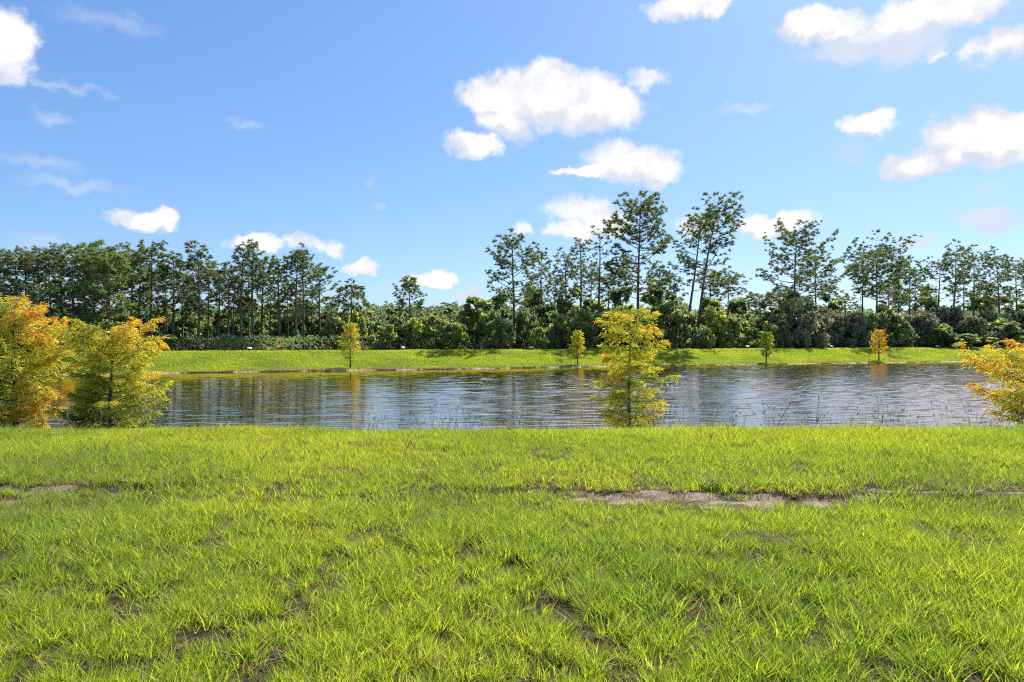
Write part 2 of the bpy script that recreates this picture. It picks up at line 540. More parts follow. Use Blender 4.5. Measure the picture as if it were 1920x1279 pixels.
def ground_material():
    m, N = new_mat('ground')
    geo = N.n('ShaderNodeNewGeometry')
    pos = geo.outputs['Position']
    bare_a = N.n('ShaderNodeAttribute', attribute_name='bare').outputs['Fac']
    bank = N.n('ShaderNodeAttribute', attribute_name='bank').outputs['Fac']     # metres inland of the far waterline
    n1 = N.noise(pos, 3.0, 6.0, 0.6)
    n2 = N.noise(pos, 26.0, 8.0, 0.75)
    n3 = N.noise(pos, 0.35, 5.0, 0.55)
    soil = N.ramp(n2, [(0.30, (0.05, 0.032, 0.020)), (0.55, (0.14, 0.092, 0.06)), (0.75, (0.28, 0.20, 0.14))])
    sand = N.ramp(n2, [(0.30, (0.20, 0.14, 0.10)), (0.50, (0.36, 0.27, 0.205)), (0.75, (0.54, 0.45, 0.37))])
    patch = N.mix(N.smooth(n1, 0.42, 0.56), soil, sand)
    thatch = N.ramp(n2, [(0.30, (0.022, 0.016, 0.010)), (0.52, (0.060, 0.042, 0.024)), (0.78, (0.17, 0.12, 0.07))])
    near = N.mix(N.smooth(N.math('ADD', bare_a, N.math('MULTIPLY', N.math('SUBTRACT', n2, 0.5), 0.8)), 0.45, 0.85), thatch, patch)
    fg = N.ramp(N.noise(pos, 1.2, 6.0, 0.65), [(0.30, (0.07, 0.13, 0.014)), (0.50, (0.13, 0.22, 0.018)), (0.72, (0.22, 0.29, 0.022))])
    dry = N.mix(n1, (0.26, 0.22, 0.06), (0.16, 0.19, 0.03))
    fg = N.mix(N.math('MULTIPLY', N.smooth(n3, 0.5, 0.64), 0.45), fg, dry)
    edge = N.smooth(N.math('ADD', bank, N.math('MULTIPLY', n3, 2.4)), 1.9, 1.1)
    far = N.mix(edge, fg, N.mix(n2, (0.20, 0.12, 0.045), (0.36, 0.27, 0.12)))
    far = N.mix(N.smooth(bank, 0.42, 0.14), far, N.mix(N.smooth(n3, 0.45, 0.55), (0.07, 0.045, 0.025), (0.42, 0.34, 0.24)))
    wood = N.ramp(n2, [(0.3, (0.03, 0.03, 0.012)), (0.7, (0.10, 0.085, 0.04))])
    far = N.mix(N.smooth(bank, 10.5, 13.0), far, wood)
    sy = N.n('ShaderNodeSeparateXYZ')
    N.t.links.new(pos, sy.inputs[0])
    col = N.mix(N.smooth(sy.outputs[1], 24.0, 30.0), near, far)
    mud = N.smooth(sy.outputs[2], -0.92, -1.08)
    col = N.mix(N.math('MULTIPLY', mud, N.smooth(sy.outputs[1], 30.0, 24.0)), col, (0.06, 0.045, 0.028))
    b = N.n('ShaderNodeBsdfPrincipled')
    N.put(b.inputs['Base Color'], col)
    b.inputs['Roughness'].default_value = 0.95
    b.inputs['Specular IOR Level'].default_value = 0.15
    bp = N.n('ShaderNodeBump')
    bp.inputs['Strength'].default_value = 0.8
    bp.inputs['Distance'].default_value = 0.03
    N.t.links.new(N.math('ADD', n1, n2), bp.inputs['Height'])
    N.t.links.new(bp.outputs[0], b.inputs['Normal'])
    o = N.n('ShaderNodeOutputMaterial')
    N.t.links.new(b.outputs[0], o.inputs[0])
    return m


def water_material():
    m, N = new_mat('pond_water')
    geo = N.n('ShaderNodeNewGeometry')
    pos = geo.outputs['Position']
    sp = N.n('ShaderNodeSeparateXYZ')
    N.t.links.new(pos, sp.inputs[0])
    mp = N.n('ShaderNodeMapping')
    mp.inputs['Scale'].default_value = (1.2, 2.6, 1.0)
    mp.inputs['Rotation'].default_value = (0, 0, math.radians(-10))
    N.t.links.new(pos, mp.inputs[0])
    n1 = N.noise(mp.outputs[0], 3.5, 3.0, 0.55, dist=0.4)
    wind = N.smooth(sp.outputs[0], -15.0, 25.0, 0.06, 1.0)
    bp = N.n('ShaderNodeBump')
    N.put(bp.inputs['Height'], N.math('MULTIPLY', n1, wind))
    bp.inputs['Strength'].default_value = 1.0
    bp.inputs['Distance'].default_value = 0.013
    fr = N.n('ShaderNodeFresnel')
    fr.inputs['IOR'].default_value = 1.36
    N.t.links.new(bp.outputs[0], fr.inputs['Normal'])
    g = N.n('ShaderNodeBsdfGlossy')
    g.inputs['Color'].default_value = (1.0, 0.80, 0.65, 1)
    N.put(g.inputs['Roughness'], N.smooth(sp.outputs[0], -18.0, 22.0, 0.05, 0.05))
    N.t.links.new(bp.outputs[0], g.inputs['Normal'])
    d = N.n('ShaderNodeBsdfDiffuse')
    d.inputs['Color'].default_value = (0.022, 0.022, 0.010, 1)
    mx = N.n('ShaderNodeMixShader')
    N.put(mx.inputs[0], N.math('MULTIPLY', fr.outputs[0], 3.0, clamp=True))
    N.t.links.new(d.outputs[0], mx.inputs[1])
    N.t.links.new(g.outputs[0], mx.inputs[2])
    o = N.n('ShaderNodeOutputMaterial')
    N.t.links.new(mx.outputs[0], o.inputs[0])
    return m


# ------------------------------------------------------------------ ground and water
def grow(start, end, step, k=1.25):
    out, x = [], start
    while x < end:
        x += step
        step *= k
        out.append(min(x, end))
    return out


xs_mid = np.arange(-12.0, 12.01, 0.11)
xs_out = np.array(list(np.arange(12.8, 120.0, 1.1)) + grow(120.0, 2600.0, 6.0))
xs = np.concatenate([-xs_out[::-1], xs_mid, xs_out])
ys = np.concatenate([-np.array(grow(4.0, 400.0, 0.6, 1.4))[::-1], np.arange(-4.0, 1.9, 0.4), np.arange(2.0, 18.5, 0.085),
                     np.arange(18.6, 36.0, 0.9), np.arange(36.5, 125.0, 0.34), np.array(grow(125.0, 3200.0, 3.0))])
gx, gy = np.meshgrid(xs, ys)
gz = height(gx, gy)
gz = np.where(gy > 140, np.minimum(gz, 0.15), gz)
nx_, ny_ = len(xs), len(ys)
idx = np.arange(nx_ * ny_).reshape(ny_, nx_)
quads = np.stack([idx[:-1, :-1], idx[:-1, 1:], idx[1:, 1:], idx[1:, :-1]], -1).reshape(-1, 4)
ledge_mask = np.exp(-((gy - ledge_y(gx) + 0.03) / 0.07) ** 2) * ((np.abs(gx - 2.1) < 1.9) | (np.abs(gx + 5.6) < 1.5) | (np.abs(gx - 4.9) < 0.5)) * (fbm(gx, gy, 1.5, 90) > 0.50)
b_at = np.clip(np.where(gy < 17, bare(gx, gy), 0) + ledge_mask, 0, 1)
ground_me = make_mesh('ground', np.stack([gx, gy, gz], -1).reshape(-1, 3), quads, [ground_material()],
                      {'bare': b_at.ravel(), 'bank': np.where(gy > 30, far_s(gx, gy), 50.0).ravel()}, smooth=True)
ground = tag(link('ground', ground_me), 'grassy ground of the near lawn and the low bank across the pond', 'ground', kind='structure')
# pond surface: a real wave field, calm on the left and under the far bank, ruffled on the right
wxs = np.concatenate([np.arange(-95.0, -40.0, 1.2), np.arange(-40.0, 75.0, 0.27), np.arange(75.0, 190.0, 1.2)])
wt_ = np.concatenate([np.linspace(0, 0.42, 700)[:-1], np.linspace(0.42, 1.0, 520)])
WX, WT = np.meshgrid(wxs, wt_)
WY = 14.5 + WT * (YW0 + SLOPE * WX + 1.2 - 14.5)
rw = np.random.default_rng(77)
lee_d = YW0 + SLOPE * WX - WY
gust = 0.55 + 0.9 * fbm(WX, WY, 0.07, 333, 3)
wind_r = sstep(WX + 0.12 * WY, -6.0, 24.0)
amp_a = (0.50 + 0.25 * wind_r) * gust * np.maximum(0.10 + 0.90 * sstep(lee_d, 1.0, 9.0), 0.8 * wind_r)
amp_b = (0.05 + 0.75 * wind_r) * gust * np.maximum(0.10 + 0.90 * sstep(lee_d, 0.5, 14.0), 0.8 * wind_r)
WZ = np.zeros_like(WX)
for i in range(12):          # short head-on ripples
    lam = 0.20 * (0.55 / 0.20) ** (i / 11.0)
    th = math.radians(90 + rw.normal() * 4)
    kk = 2 * math.pi / lam
    WZ += amp_a * 0.052 / kk * np.sin(kk * (math.cos(th) * WX + math.sin(th) * WY) + rw.uniform(0, 6.28) + (0.9 + 1.3 * wind_r) * fbm(WX, WY, 0.45, 340 + i, 2) * 6.28)
for i in range(16):          # crossing wavelets raised by the wind
    lam = 0.35 * (1.5 / 0.35) ** (i / 15.0)
    th = math.radians(90 + rw.normal() * 34 - 8)
    kk = 2 * math.pi / lam
    WZ += amp_b * 0.024 / kk * np.sin(kk * (math.cos(th) * WX + math.sin(th) * WY) + rw.uniform(0, 6.28) + 1.4 * fbm(WX, WY, 0.5, 360 + i, 2) * 6.28)
WZ = WATER_Z + WZ
nwx, nwy = len(wxs), len(wt_)
wi = np.arange(nwx * nwy).reshape(nwy, nwx)
wq = np.stack([wi[:-1, :-1], wi[:-1, 1:], wi[1:, 1:], wi[1:, :-1]], -1).reshape(-1, 4)
water_me = make_mesh('pond_water', np.stack([WX, WY, WZ], -1).reshape(-1, 3), wq, [water_material()], smooth=True)
tag(link('pond_water', water_me), 'dark rippled pond water reflecting trees and bright sky', 'water', kind='structure')


# ------------------------------------------------------------------ grass (geometry-node tufts; the tuft shapes live in the same mesh as the points)
def tuft_template(rng, n, rad, hmin, hmax, width, lean, bend, dead=0.0):
    vs, fs, bl = [], [], []
    for i in range(n):
        a, r = rng.uniform(0, 2 * math.pi), rad * math.sqrt(rng.uniform(0, 1))
        base = np.array([r * math.cos(a), r * math.sin(a), -0.012])
        h = rng.uniform(hmin, hmax)
        az_ = a + rng.normal() * 0.9
        le = abs(rng.normal()) * lean
        dirh = np.array([math.cos(az_), math.sin(az_), 0.0])
        yaw = rng.uniform(0, math.pi)
        side = np.array([math.cos(yaw), math.sin(yaw), 0.0])
        w = width * rng.uniform(0.7, 1.3)
        k = 4
        b = bend * rng.uniform(0.3, 1.3)
        off = len(vs)
        sh = 0.02 + rng.normal() * 0.19 + (-0.55 if rng.uniform() < dead else 0.0)
        for j in range(k):
            t = j / (k - 1)
            p = base + dirh * h * (le * t + b * t * t) + np.array([0, 0, 1.0]) * h * (t - 0.35 * b * t * t)
            ww = w * (1 - t) ** 0.6 * (0.75 + 0.5 * (j == 1))
            if j < k - 1:
                vs += [p - side * ww / 2, p + side * ww / 2]
                bl += [sh - 0.10 * (1 - t), sh - 0.10 * (1 - t)]
            else:
                vs.append(p)
                bl.append(sh)
        for j in range(k - 2):
            q = off + 2 * j
            fs += [(q, q + 1, q + 3), (q, q + 3, q + 2)]
        q = off + 2 * (k - 2)
        fs.append((q, q + 1, q + 2))
    return np.array(vs), np.array(fs), np.array(bl)


def grass_object(name, templates, pos, rotz, tilt, scl, tint, var, mat):
    tv, tf, gid, blade, n = [], [], [], [], 0
    for g, (v, f, b) in enumerate(templates):
        tv.append(v)
        tf.append(f + n)
        gid.append(np.full(len(v), g))
        blade.append(b)
        n += len(v)
    tv, tf = np.vstack(tv), np.vstack(tf)
    allv = np.vstack([tv, pos])
    me = make_mesh(name, allv, tf, [mat])
    np_ = len(pos)

    def attr(an, kind, data, prop='value'):
        a = me.attributes.new(an, kind, 'POINT')
        a.data.foreach_set(prop, data)
    z = np.zeros(np_)
    attr('is_point', 'BOOLEAN', np.concatenate([np.zeros(n, bool), np.ones(np_, bool)]))
    attr('variant', 'INT', np.concatenate([np.concatenate(gid), var]).astype(np.int32))
    attr('blade', 'FLOAT', np.concatenate([np.concatenate(blade), z]).astype(np.float32))
    attr('tint', 'FLOAT', np.concatenate([np.zeros(n), tint]).astype(np.float32))
    attr('size', 'FLOAT', np.concatenate([np.ones(n), scl]).astype(np.float32))
    rot = np.stack([tilt[0], tilt[1], rotz], 1)
    attr('turn', 'FLOAT_VECTOR', np.vstack([np.zeros((n, 3)), rot]).astype(np.float32).ravel(), 'vector')
    o = link(name, me)
    ng = bpy.data.node_groups.new(name + '_scatter', 'GeometryNodeTree')
    ng.interface.new_socket('Geometry', in_out='INPUT', socket_type='NodeSocketGeometry')
    ng.interface.new_socket('Geometry', in_out='OUTPUT', socket_type='NodeSocketGeometry')
    nn = ng.nodes.new
    gi, go = nn('NodeGroupInput'), nn('NodeGroupOutput')

    def named(an, dt):
        nd = nn('GeometryNodeInputNamedAttribute')
        nd.data_type = dt
        nd.inputs['Name'].default_value = an
        return nd.outputs['Attribute']
    sep = nn('GeometryNodeSeparateGeometry')
    sep.domain = 'POINT'
    L = ng.links.new
    L(gi.outputs[0], sep.inputs['Geometry'])
    L(named('is_point', 'BOOLEAN'), sep.inputs['Selection'])
    spl = nn('GeometryNodeSplitToInstances')
    spl.domain = 'POINT'
    L(sep.outputs['Inverted'], spl.inputs['Geometry'])
    L(named('variant', 'INT'), spl.inputs['Group ID'])
    iop = nn('GeometryNodeInstanceOnPoints')
    L(sep.outputs['Selection'], iop.inputs['Points'])
    L(spl.outputs['Instances'], iop.inputs['Instance'])
    iop.inputs['Pick Instance'].default_value = True
    L(named('variant', 'INT'), iop.inputs['Instance Index'])
    e2r = nn('FunctionNodeEulerToRotation')
    L(named('turn', 'FLOAT_VECTOR'), e2r.inputs[0])
    L(e2r.outputs[0], iop.inputs['Rotation'])
    L(named('size', 'FLOAT'), iop.inputs['Scale'])
    L(iop.outputs[0], go.inputs[0])
    md = o.modifiers.new('scatter', 'NODES')
    md.node_group = ng
    return o


rg = np.random.default_rng(7)
T = []
for i in range(7):
    T.append(tuft_template(rg, 14, 0.042, 0.05, 0.150, 0.0067, 0.38, 0.35, 0.10))
for i in range(3):
    T.append(tuft_template(rg, 13, 0.05, 0.05, 0.11, 0.0060, 0.9, 0.7, 0.30))       # flatter, thatchy
for i in range(2):
    T.append(tuft_template(rg, 10, 0.035, 0.10, 0.21, 0.0080, 0.35, 0.45, 0.05))     # long broad blades

for i in range(3):
    T.append(tuft_template(rg, 12, 0.07, 0.020, 0.055, 0.0050, 2.2, 0.5, 0.0))        # fallen straw


def lawn_points(n_try, x0, x1, y0, y1, seed):
    r = np.random.default_rng(seed)
    x, y = r.uniform(x0, x1, n_try), r.uniform(y0, y1, n_try)
    return x, y, r


def build_lawn():
    X, Y, S, TI, V = [], [], [], [], []
    for (n_try, x0, x1, y0, y1, lim, seed) in [(150000, -14, 14, 2.0, 15.8, True, 1), (14000, -26, 26, -3.0, 16.5, False, 2), (60000, -5, 5, 1.9, 6.5, True, 3)]:
        x, y, r = lawn_points(n_try, x0, x1, y0, y1, seed)
        if lim:
            k = np.abs(x) < 0.80 * y + 0.8
            x, y = x[k], y[k]
        b = bare(x, y)
        ly = ledge_y(x)
        near_l = np.exp(-((y - ly) / 0.06) ** 2) * ((np.abs(x - 2.1) < 1.9) | (np.abs(x + 5.6) < 1.5) | (np.abs(x - 4.9) < 0.5)) * (fbm(x, y, 1.5, 90) > 0.50)
        dens = fbm(x, y, 7.0, 101, 3)
        thin = sstep(y, 10.0, 5.0)
        keep_p = np.clip(1.0 - 0.95 * b - 0.7 * near_l, 0.14, 1) * np.where(dens < 0.47, 1.0 - 0.88 * thin, 1.0) * (1 - 0.45 * thin)
        k = r.uniform(size=len(x)) < keep_p
        x, y, b, dens = x[k], y[k], b[k], dens[k]
        lush = fbm(x, y, 0.75, 131, 4)
        yel = fbm(x, y, 0.5, 141, 3)
        ti = 0.71 + 0.75 * (yel - 0.5) + 0.10 * r.normal(size=len(x)) + 0.08 * sstep(y, 7.5, 12.0) + 0.10 * sstep(y, 4.6, 3.2) - 0.30 * (lush - 0.5)
        ti = ti - 0.20 * b
        ti = np.where(r.uniform(size=len(x)) < 0.10 * (1 - sstep(y, 8, 12)) + 0.55 * sstep(b, 0.15, 0.6), 0.10, ti)
        s = (0.72 + 0.65 * lush) * r.uniform(0.75, 1.2, len(x)) * (1 - 0.45 * b)
        s = s * (1 - 0.25 * sstep(b + (dens < 0.42), 0.5, 1.0))
        u = r.uniform(size=len(x))
        v = np.where(u < 0.66, r.integers(0, 7, len(x)), np.where(u < 0.86, r.integers(7, 10, len(x)), r.integers(10, 12, len(x))))
        v = np.where((b > 0.3) | (ti < 0.15), r.integers(7, 10, len(x)), v)
        X.append(x), Y.append(y), S.append(s), TI.append(ti), V.append(v)
    # fallen straw and dead blades between the tufts, thick on the bare spots
    r = np.random.default_rng(12)
    x, y = r.uniform(-9, 9, 60000), r.uniform(2.0, 13.0, 60000)
    b = bare(x, y)
    k = (np.abs(x) < 0.8 * y + 0.8) & (r.uniform(size=len(x)) < np.clip(0.16 + 0.55 * sstep(b, 0.1, 0.4) - 0.62 * sstep(b, 0.45, 0.8), 0, 1) * (1 - 0.6 * sstep(y, 8, 12)))
    x, y = x[k], y[k]
    X.append(x), Y.append(y), S.append(r.uniform(0.6, 1.2, len(x))), TI.append(np.where(r.uniform(size=len(x)) < 0.7, r.uniform(-0.05, 0.14, len(x)), 0.5)), V.append(r.integers(12, 15, len(x)))
    # ragged rushes and longer grass down the pond edge
    r = np.random.default_rng(14)
    x, y = r.uniform(-14, 14, 1500), r.uniform(12.9, 16.9, 1500)
    k = fbm(x, y, 0.45, 151, 3) > 0.46
    x, y = x[k], y[k]
    X.append(x), Y.append(y), S.append(r.uniform(1.3, 3.0, len(x)) * (0.75 + 0.16 * (y - 13))), TI.append(r.uniform(0.3, 0.8, len(x))), V.append(r.integers(10, 12, len(x)))
    x, y, s, ti, v = map(np.concatenate, (X, Y, S, TI, V))
    z = height(x, y)
    k = z > WATER_Z + 0.02
    x, y, s, ti, v, z = x[k], y[k], s[k], ti[k], v[k], z[k]
    r = np.random.default_rng(5)
    n = len(x)
    return grass_object('lawn_grass', T, np.stack([x, y, z], 1), r.uniform(0, 6.28, n), (r.normal(size=n) * 0.13, r.normal(size=n) * 0.13), s, ti, v, M_GRASS)


lawn = tag(build_lawn(), 'bright yellow-green uncut grass of the near lawn with bare sandy patches', 'grass', kind='stuff')

rb = np.random.default_rng(17)
TB = [tuft_template(rb, 16, 0.20, 0.06, 0.15, 0.022, 0.45, 0.3, 0.05) for _ in range(6)]


def build_bank():
    r = np.random.default_rng(23)
    n = 80000
    x = r.uniform(-60, 100, n)
    s = r.uniform(0.15, 10.8, n) ** 1.0
    y = YW0 + SLOPE * x + s / NORM
    k = (np.abs(x) < 0.86 * y + 3)
    x, y, s = x[k], y[k], s[k]
    fs = far_s(x, y)
    k = fs > 0.12
    x, y, fs = x[k], y[k], fs[k]
    z = height(x, y)
    ti = 0.72 + 0.75 * (fbm(x, y * 1.6, 0.30, 211, 4) - 0.5) + 0.08 * r.normal(size=len(x)) + 0.20 * (fs > 7.6)
    ti = np.where((fs < 0.8) & (r.uniform(size=len(x)) < 0.35), 0.12, ti)
    sc = r.uniform(0.7, 1.3, len(x)) * (0.7 + 0.6 * fbm(x, y, 0.4, 221))
    m = len(x)
    return grass_object('bank_grass', TB, np.stack([x, y, z], 1), r.uniform(0, 6.28, m), (r.normal(size=m) * 0.12, r.normal(size=m) * 0.12), sc, ti, r.integers(0, 6, m), M_GRASS)


tag(build_bank(), 'sunlit short green grass covering the low bank across the pond', 'grass', kind='stuff')


def build_weeds():
    """thin seed stalks and sedge along the near water's edge, a few on the lawn"""
    r = np.random.default_rng(31)
    g = Geo()
    spots = []
    for i in range(900):
        x = r.uniform(-13.5, 13.5)
        y = r.uniform(13.6, 16.9)
        dens = fbm(np.array([x]), np.array([0.0]), 0.35, 301, 2)[0]
        if r.uniform() > 0.25 + 1.5 * max(0, dens - 0.4):
            continue
        spots.append((x, y, r.uniform(0.40, 0.90) + 0.12 * (y - 14)))
    for i in range(24):
        y = r.uniform(7.5, 13.3)
        spots.append((r.uniform(-0.75, 0.75) * y, y, r.uniform(0.22, 0.40)))
    for (x, y, h) in spots:
        z = ground_z(x, y)
        for k in range(r.integers(1, 4)):
            a = r.uniform(0, 6.28)
            le = r.uniform(0.03, 0.30)
            t = np.linspace(0, 1, 5)
            hh = h * r.uniform(0.7, 1.1)
            p = np.stack([x + 0.03 * r.normal() + math.cos(a) * hh * le * (t + t * t), y + 0.03 * r.normal() + math.sin(a) * hh * le * (t + t * t), z + hh * (t - le * 0.3 * t * t)], 1)
            v, f = tube(p, 0.0035 * (1.15 - 0.7 * t), 3)
            g.add(v, f, r.uniform(0.1, 0.9))
            if r.uniform() < 0.45:     # V-shaped seed head
                for sgn in (-1, 1):
                    d = np.array([math.cos(a + sgn * 1.4) * 0.5, math.sin(a + sgn * 1.4) * 0.5, 0.85]) * r.uniform(0.06, 0.11)
                    v, f = tube(np.array([p[-1], p[-1] + d * 0.5, p[-1] + d]), np.array([0.004, 0.006, 0.002]), 3)
                    g.add(v, f, 0.0)
    o = link('shoreline_weeds', g.mesh('shoreline_weeds', [M_WEED]))
    return tag(o, 'thin seeding weed stalks standing along the near edge of the pond', 'weeds', kind='stuff')


build_weeds()

# ------------------------------------------------------------------ pines
def needle_template(rng, k=20, width=0.16, low=-0.35):
    vs, fs = [], []
    for i in range(k):
        z = rng.uniform(low, 1.0)
        a = rng.uniform(0, 2 * math.pi)
        rr = math.sqrt(max(0.0, 1 - z * z))
        d = np.array([rr * math.cos(a), rr * math.sin(a), z])
        L = rng.uniform(0.75, 1.1)
        s = np.cross(d, rng.normal(size=3))
        s /= np.linalg.norm(s)
        o = len(vs)
        vs += [d * 0.05 - s * width * 0.5, d * 0.05 + s * width * 0.5, d * L]
        fs.append((o, o + 1, o + 2))
    return np.array(vs), np.array(fs)


rn = np.random.default_rng(3)
NEEDLES = [needle_template(rn, 26, 0.22) for _ in range(4)]


def pine_parts(rng, H, cb, R, lean=(0, 0), nbr=26, clump=0.42, r0=None, droop=0.0, open_=1.0, top=0.5, side=0.0, per=1.0):
    """returns trunk (v,f), list of (branch v,f, foliage v,f,tint). cb = crown base height, R = crown radius"""
    r0 = r0 or 0.10 + 0.0085 * H
    t = np.linspace(0, 1, 12)
    wob = 0.012 * H
    ph = rng.uniform(0, 6.28, 2)
    tx = lean[0] * t ** 1.1 + wob * np.sin(t * 4.5 + ph[0]) * t
    ty = lean[1] * t ** 1.1 + wob * np.sin(t * 4.0 + ph[1]) * t
    tp = np.stack([tx - tx[0], ty - ty[0], H * 0.97 * t - 0.3], 1)
    tr = r0 * (1.0 - 0.82 * t ** 0.9)
    tr[0] *= 1.25
    trunk = tube(tp, tr, 8)

    def at(hh):
        k = np.clip((hh + 0.3) / (H * 0.97), 0, 1)
        return np.array([np.interp(k, t, tp[:, 0]), np.interp(k, t, tp[:, 1]), hh]), np.interp(k, t, tr)
    out = []
    ga = rng.uniform(0, 6.28)
    for i in range(nbr):
        q = (i + rng.uniform(-0.3, 0.3)) / nbr
        q = min(max(q, 0.0), 1.0)
        hh = cb + (H - cb) * q ** 0.85 * 0.95
        s = (hh - cb) / (H - cb)
        ga += 2.39996 + rng.normal() * 0.25
        prof = (0.50 + 0.50 * math.sin(math.pi * min(1.0, 0.22 + s * 0.62))) * (1 - 0.38 * max(0, s - top) / (1 - top + 1e-6))
        Lb = R * prof * rng.uniform(0.60, 1.28) * (1 + side * math.cos(ga))
        if s < 0.55 and rng.uniform() < 0.30:
            continue
        Lb *= 1.12 if rng.uniform() < 0.35 else 0.92
        el0 = math.radians(5 + 34 * s ** 1.3 - 40 * droop + rng.normal() * 9)
        base, br = at(hh)
        d = np.array([math.cos(ga) * math.cos(el0), math.sin(ga) * math.cos(el0), math.sin(el0)])
        bt = np.linspace(0, 1, 6)
        bend = (0.22 * (1 - droop) - 0.45 * droop) * Lb
        sag = -0.06 * Lb * np.sin(bt * math.pi)
        bp = base[None] + d[None] * (Lb * bt)[:, None] + np.stack([0.05 * Lb * rng.normal() * bt ** 2, 0.05 * Lb * rng.normal() * bt ** 2, bend * bt ** 2 + sag], 1)
        g = Geo()
        g.add(*tube(bp, max(0.018, min(br * 0.55, 0.028 * Lb)) * (1.08 - 0.85 * bt), 5))
        cl = []
        start = 0.45 if s < 0.6 else (0.30 if s < 0.8 else 0.1)
        ns = max(2, int(round((2.6 + Lb * 1.25) * per)))
        for j in range(ns):
            u = start + (1 - start) * (j + rng.uniform(0, 1)) / ns
            u = min(u, 1)
            p0 = np.array([np.interp(u, bt, bp[:, c]) for c in range(3)])
            sg = 1 if j % 2 else -1
            sa = ga + sg * rng.uniform(0.5, 1.25)
            sl = Lb * (0.16 + 0.30 * (1 - u)) * rng.uniform(0.7, 1.25) + 0.15
            sd = np.array([math.cos(sa), math.sin(sa), rng.uniform(-0.05, 0.5) - 0.9 * droop])
            p1 = p0 + sd * sl
            g.add(*tube(np.array([p0, (p0 + p1) / 2 + [0, 0, -0.03 * sl], p1]), np.array([0.022, 0.016, 0.010]), 3))
            m = max(1, int(round(sl / (clump * 1.35) * open_)))
            for w in range(m):
                cl.append(p0 + sd * sl * (w + 1) / m + rng.normal(size=3) * clump * 0.28)
        cl.append(bp[-1])
        cl.append(bp[-1] + rng.normal(size=3) * clump * 0.5)
        if s > 0.85:
            cl.append(base + rng.normal(size=3) * clump * 0.7 + [0, 0, clump * 0.4])
        cl = np.array(cl)
        fg = Geo()
        tv, tf = NEEDLES[i % 4]
        n = len(cl)
        rot = rand_rot(rng, n, 0.7)
        if droop > 0.3:
            rot = rot * np.array([1, 1, -1.0])[None, :, None] * 1.0
        sc = clump * rng.uniform(0.72, 1.20, n)
        v, f = scatter(tv, tf, cl, rot, sc)
        fg.add(v, f, np.repeat(np.clip(0.42 + 0.2 * rng.normal(size=n), 0, 1), len(tv)))
        out.append((g, fg))
    return trunk, out


def dist(px, e):
    u = (px - 960.0) / F
    return (YW0 + 8.7 / NORM + e) / (1 - SLOPE * u)


def place(px, e):
    d = dist(px, e)
    x = (px - 960.0) / F * d
    return x, d, ground_z(x, d)


def z_of(py, d):
    return CAM_Z + (640.0 - py) / F * d


def hero_pine(seed, px, py_top, py_cb, rpx, e, label, base_px=None, name='pine_tree', group=None, **kw):
    rng = np.random.default_rng(seed)
    bpx = px if base_px is None else base_px
    x, d, gz_ = place(bpx, e)
    H = z_of(py_top, d) - gz_
    cb = z_of(py_cb, d) - gz_
    R = rpx / F * d
    lean = ((px - bpx) / F * d, 0.0)
    kw['nbr'] = int(kw['nbr'] * 1.2)
    trunk, brs = pine_parts(rng, H, cb, R, lean=lean, **kw)
    o = thing(name, (x, d, gz_), label, 'pine tree', group)
    link('trunk', make_mesh('pine_trunk', trunk[0], trunk[1], [M_PBARK], smooth=True), o)
    for (g, fg) in brs:
        b = link('branch', g.mesh('pine_branch', [M_PBARK]), o)
        link('foliage', fg.mesh('pine_foliage', [M_PINE_LIGHT if seed == 44 else M_PINE]), b)
    return o


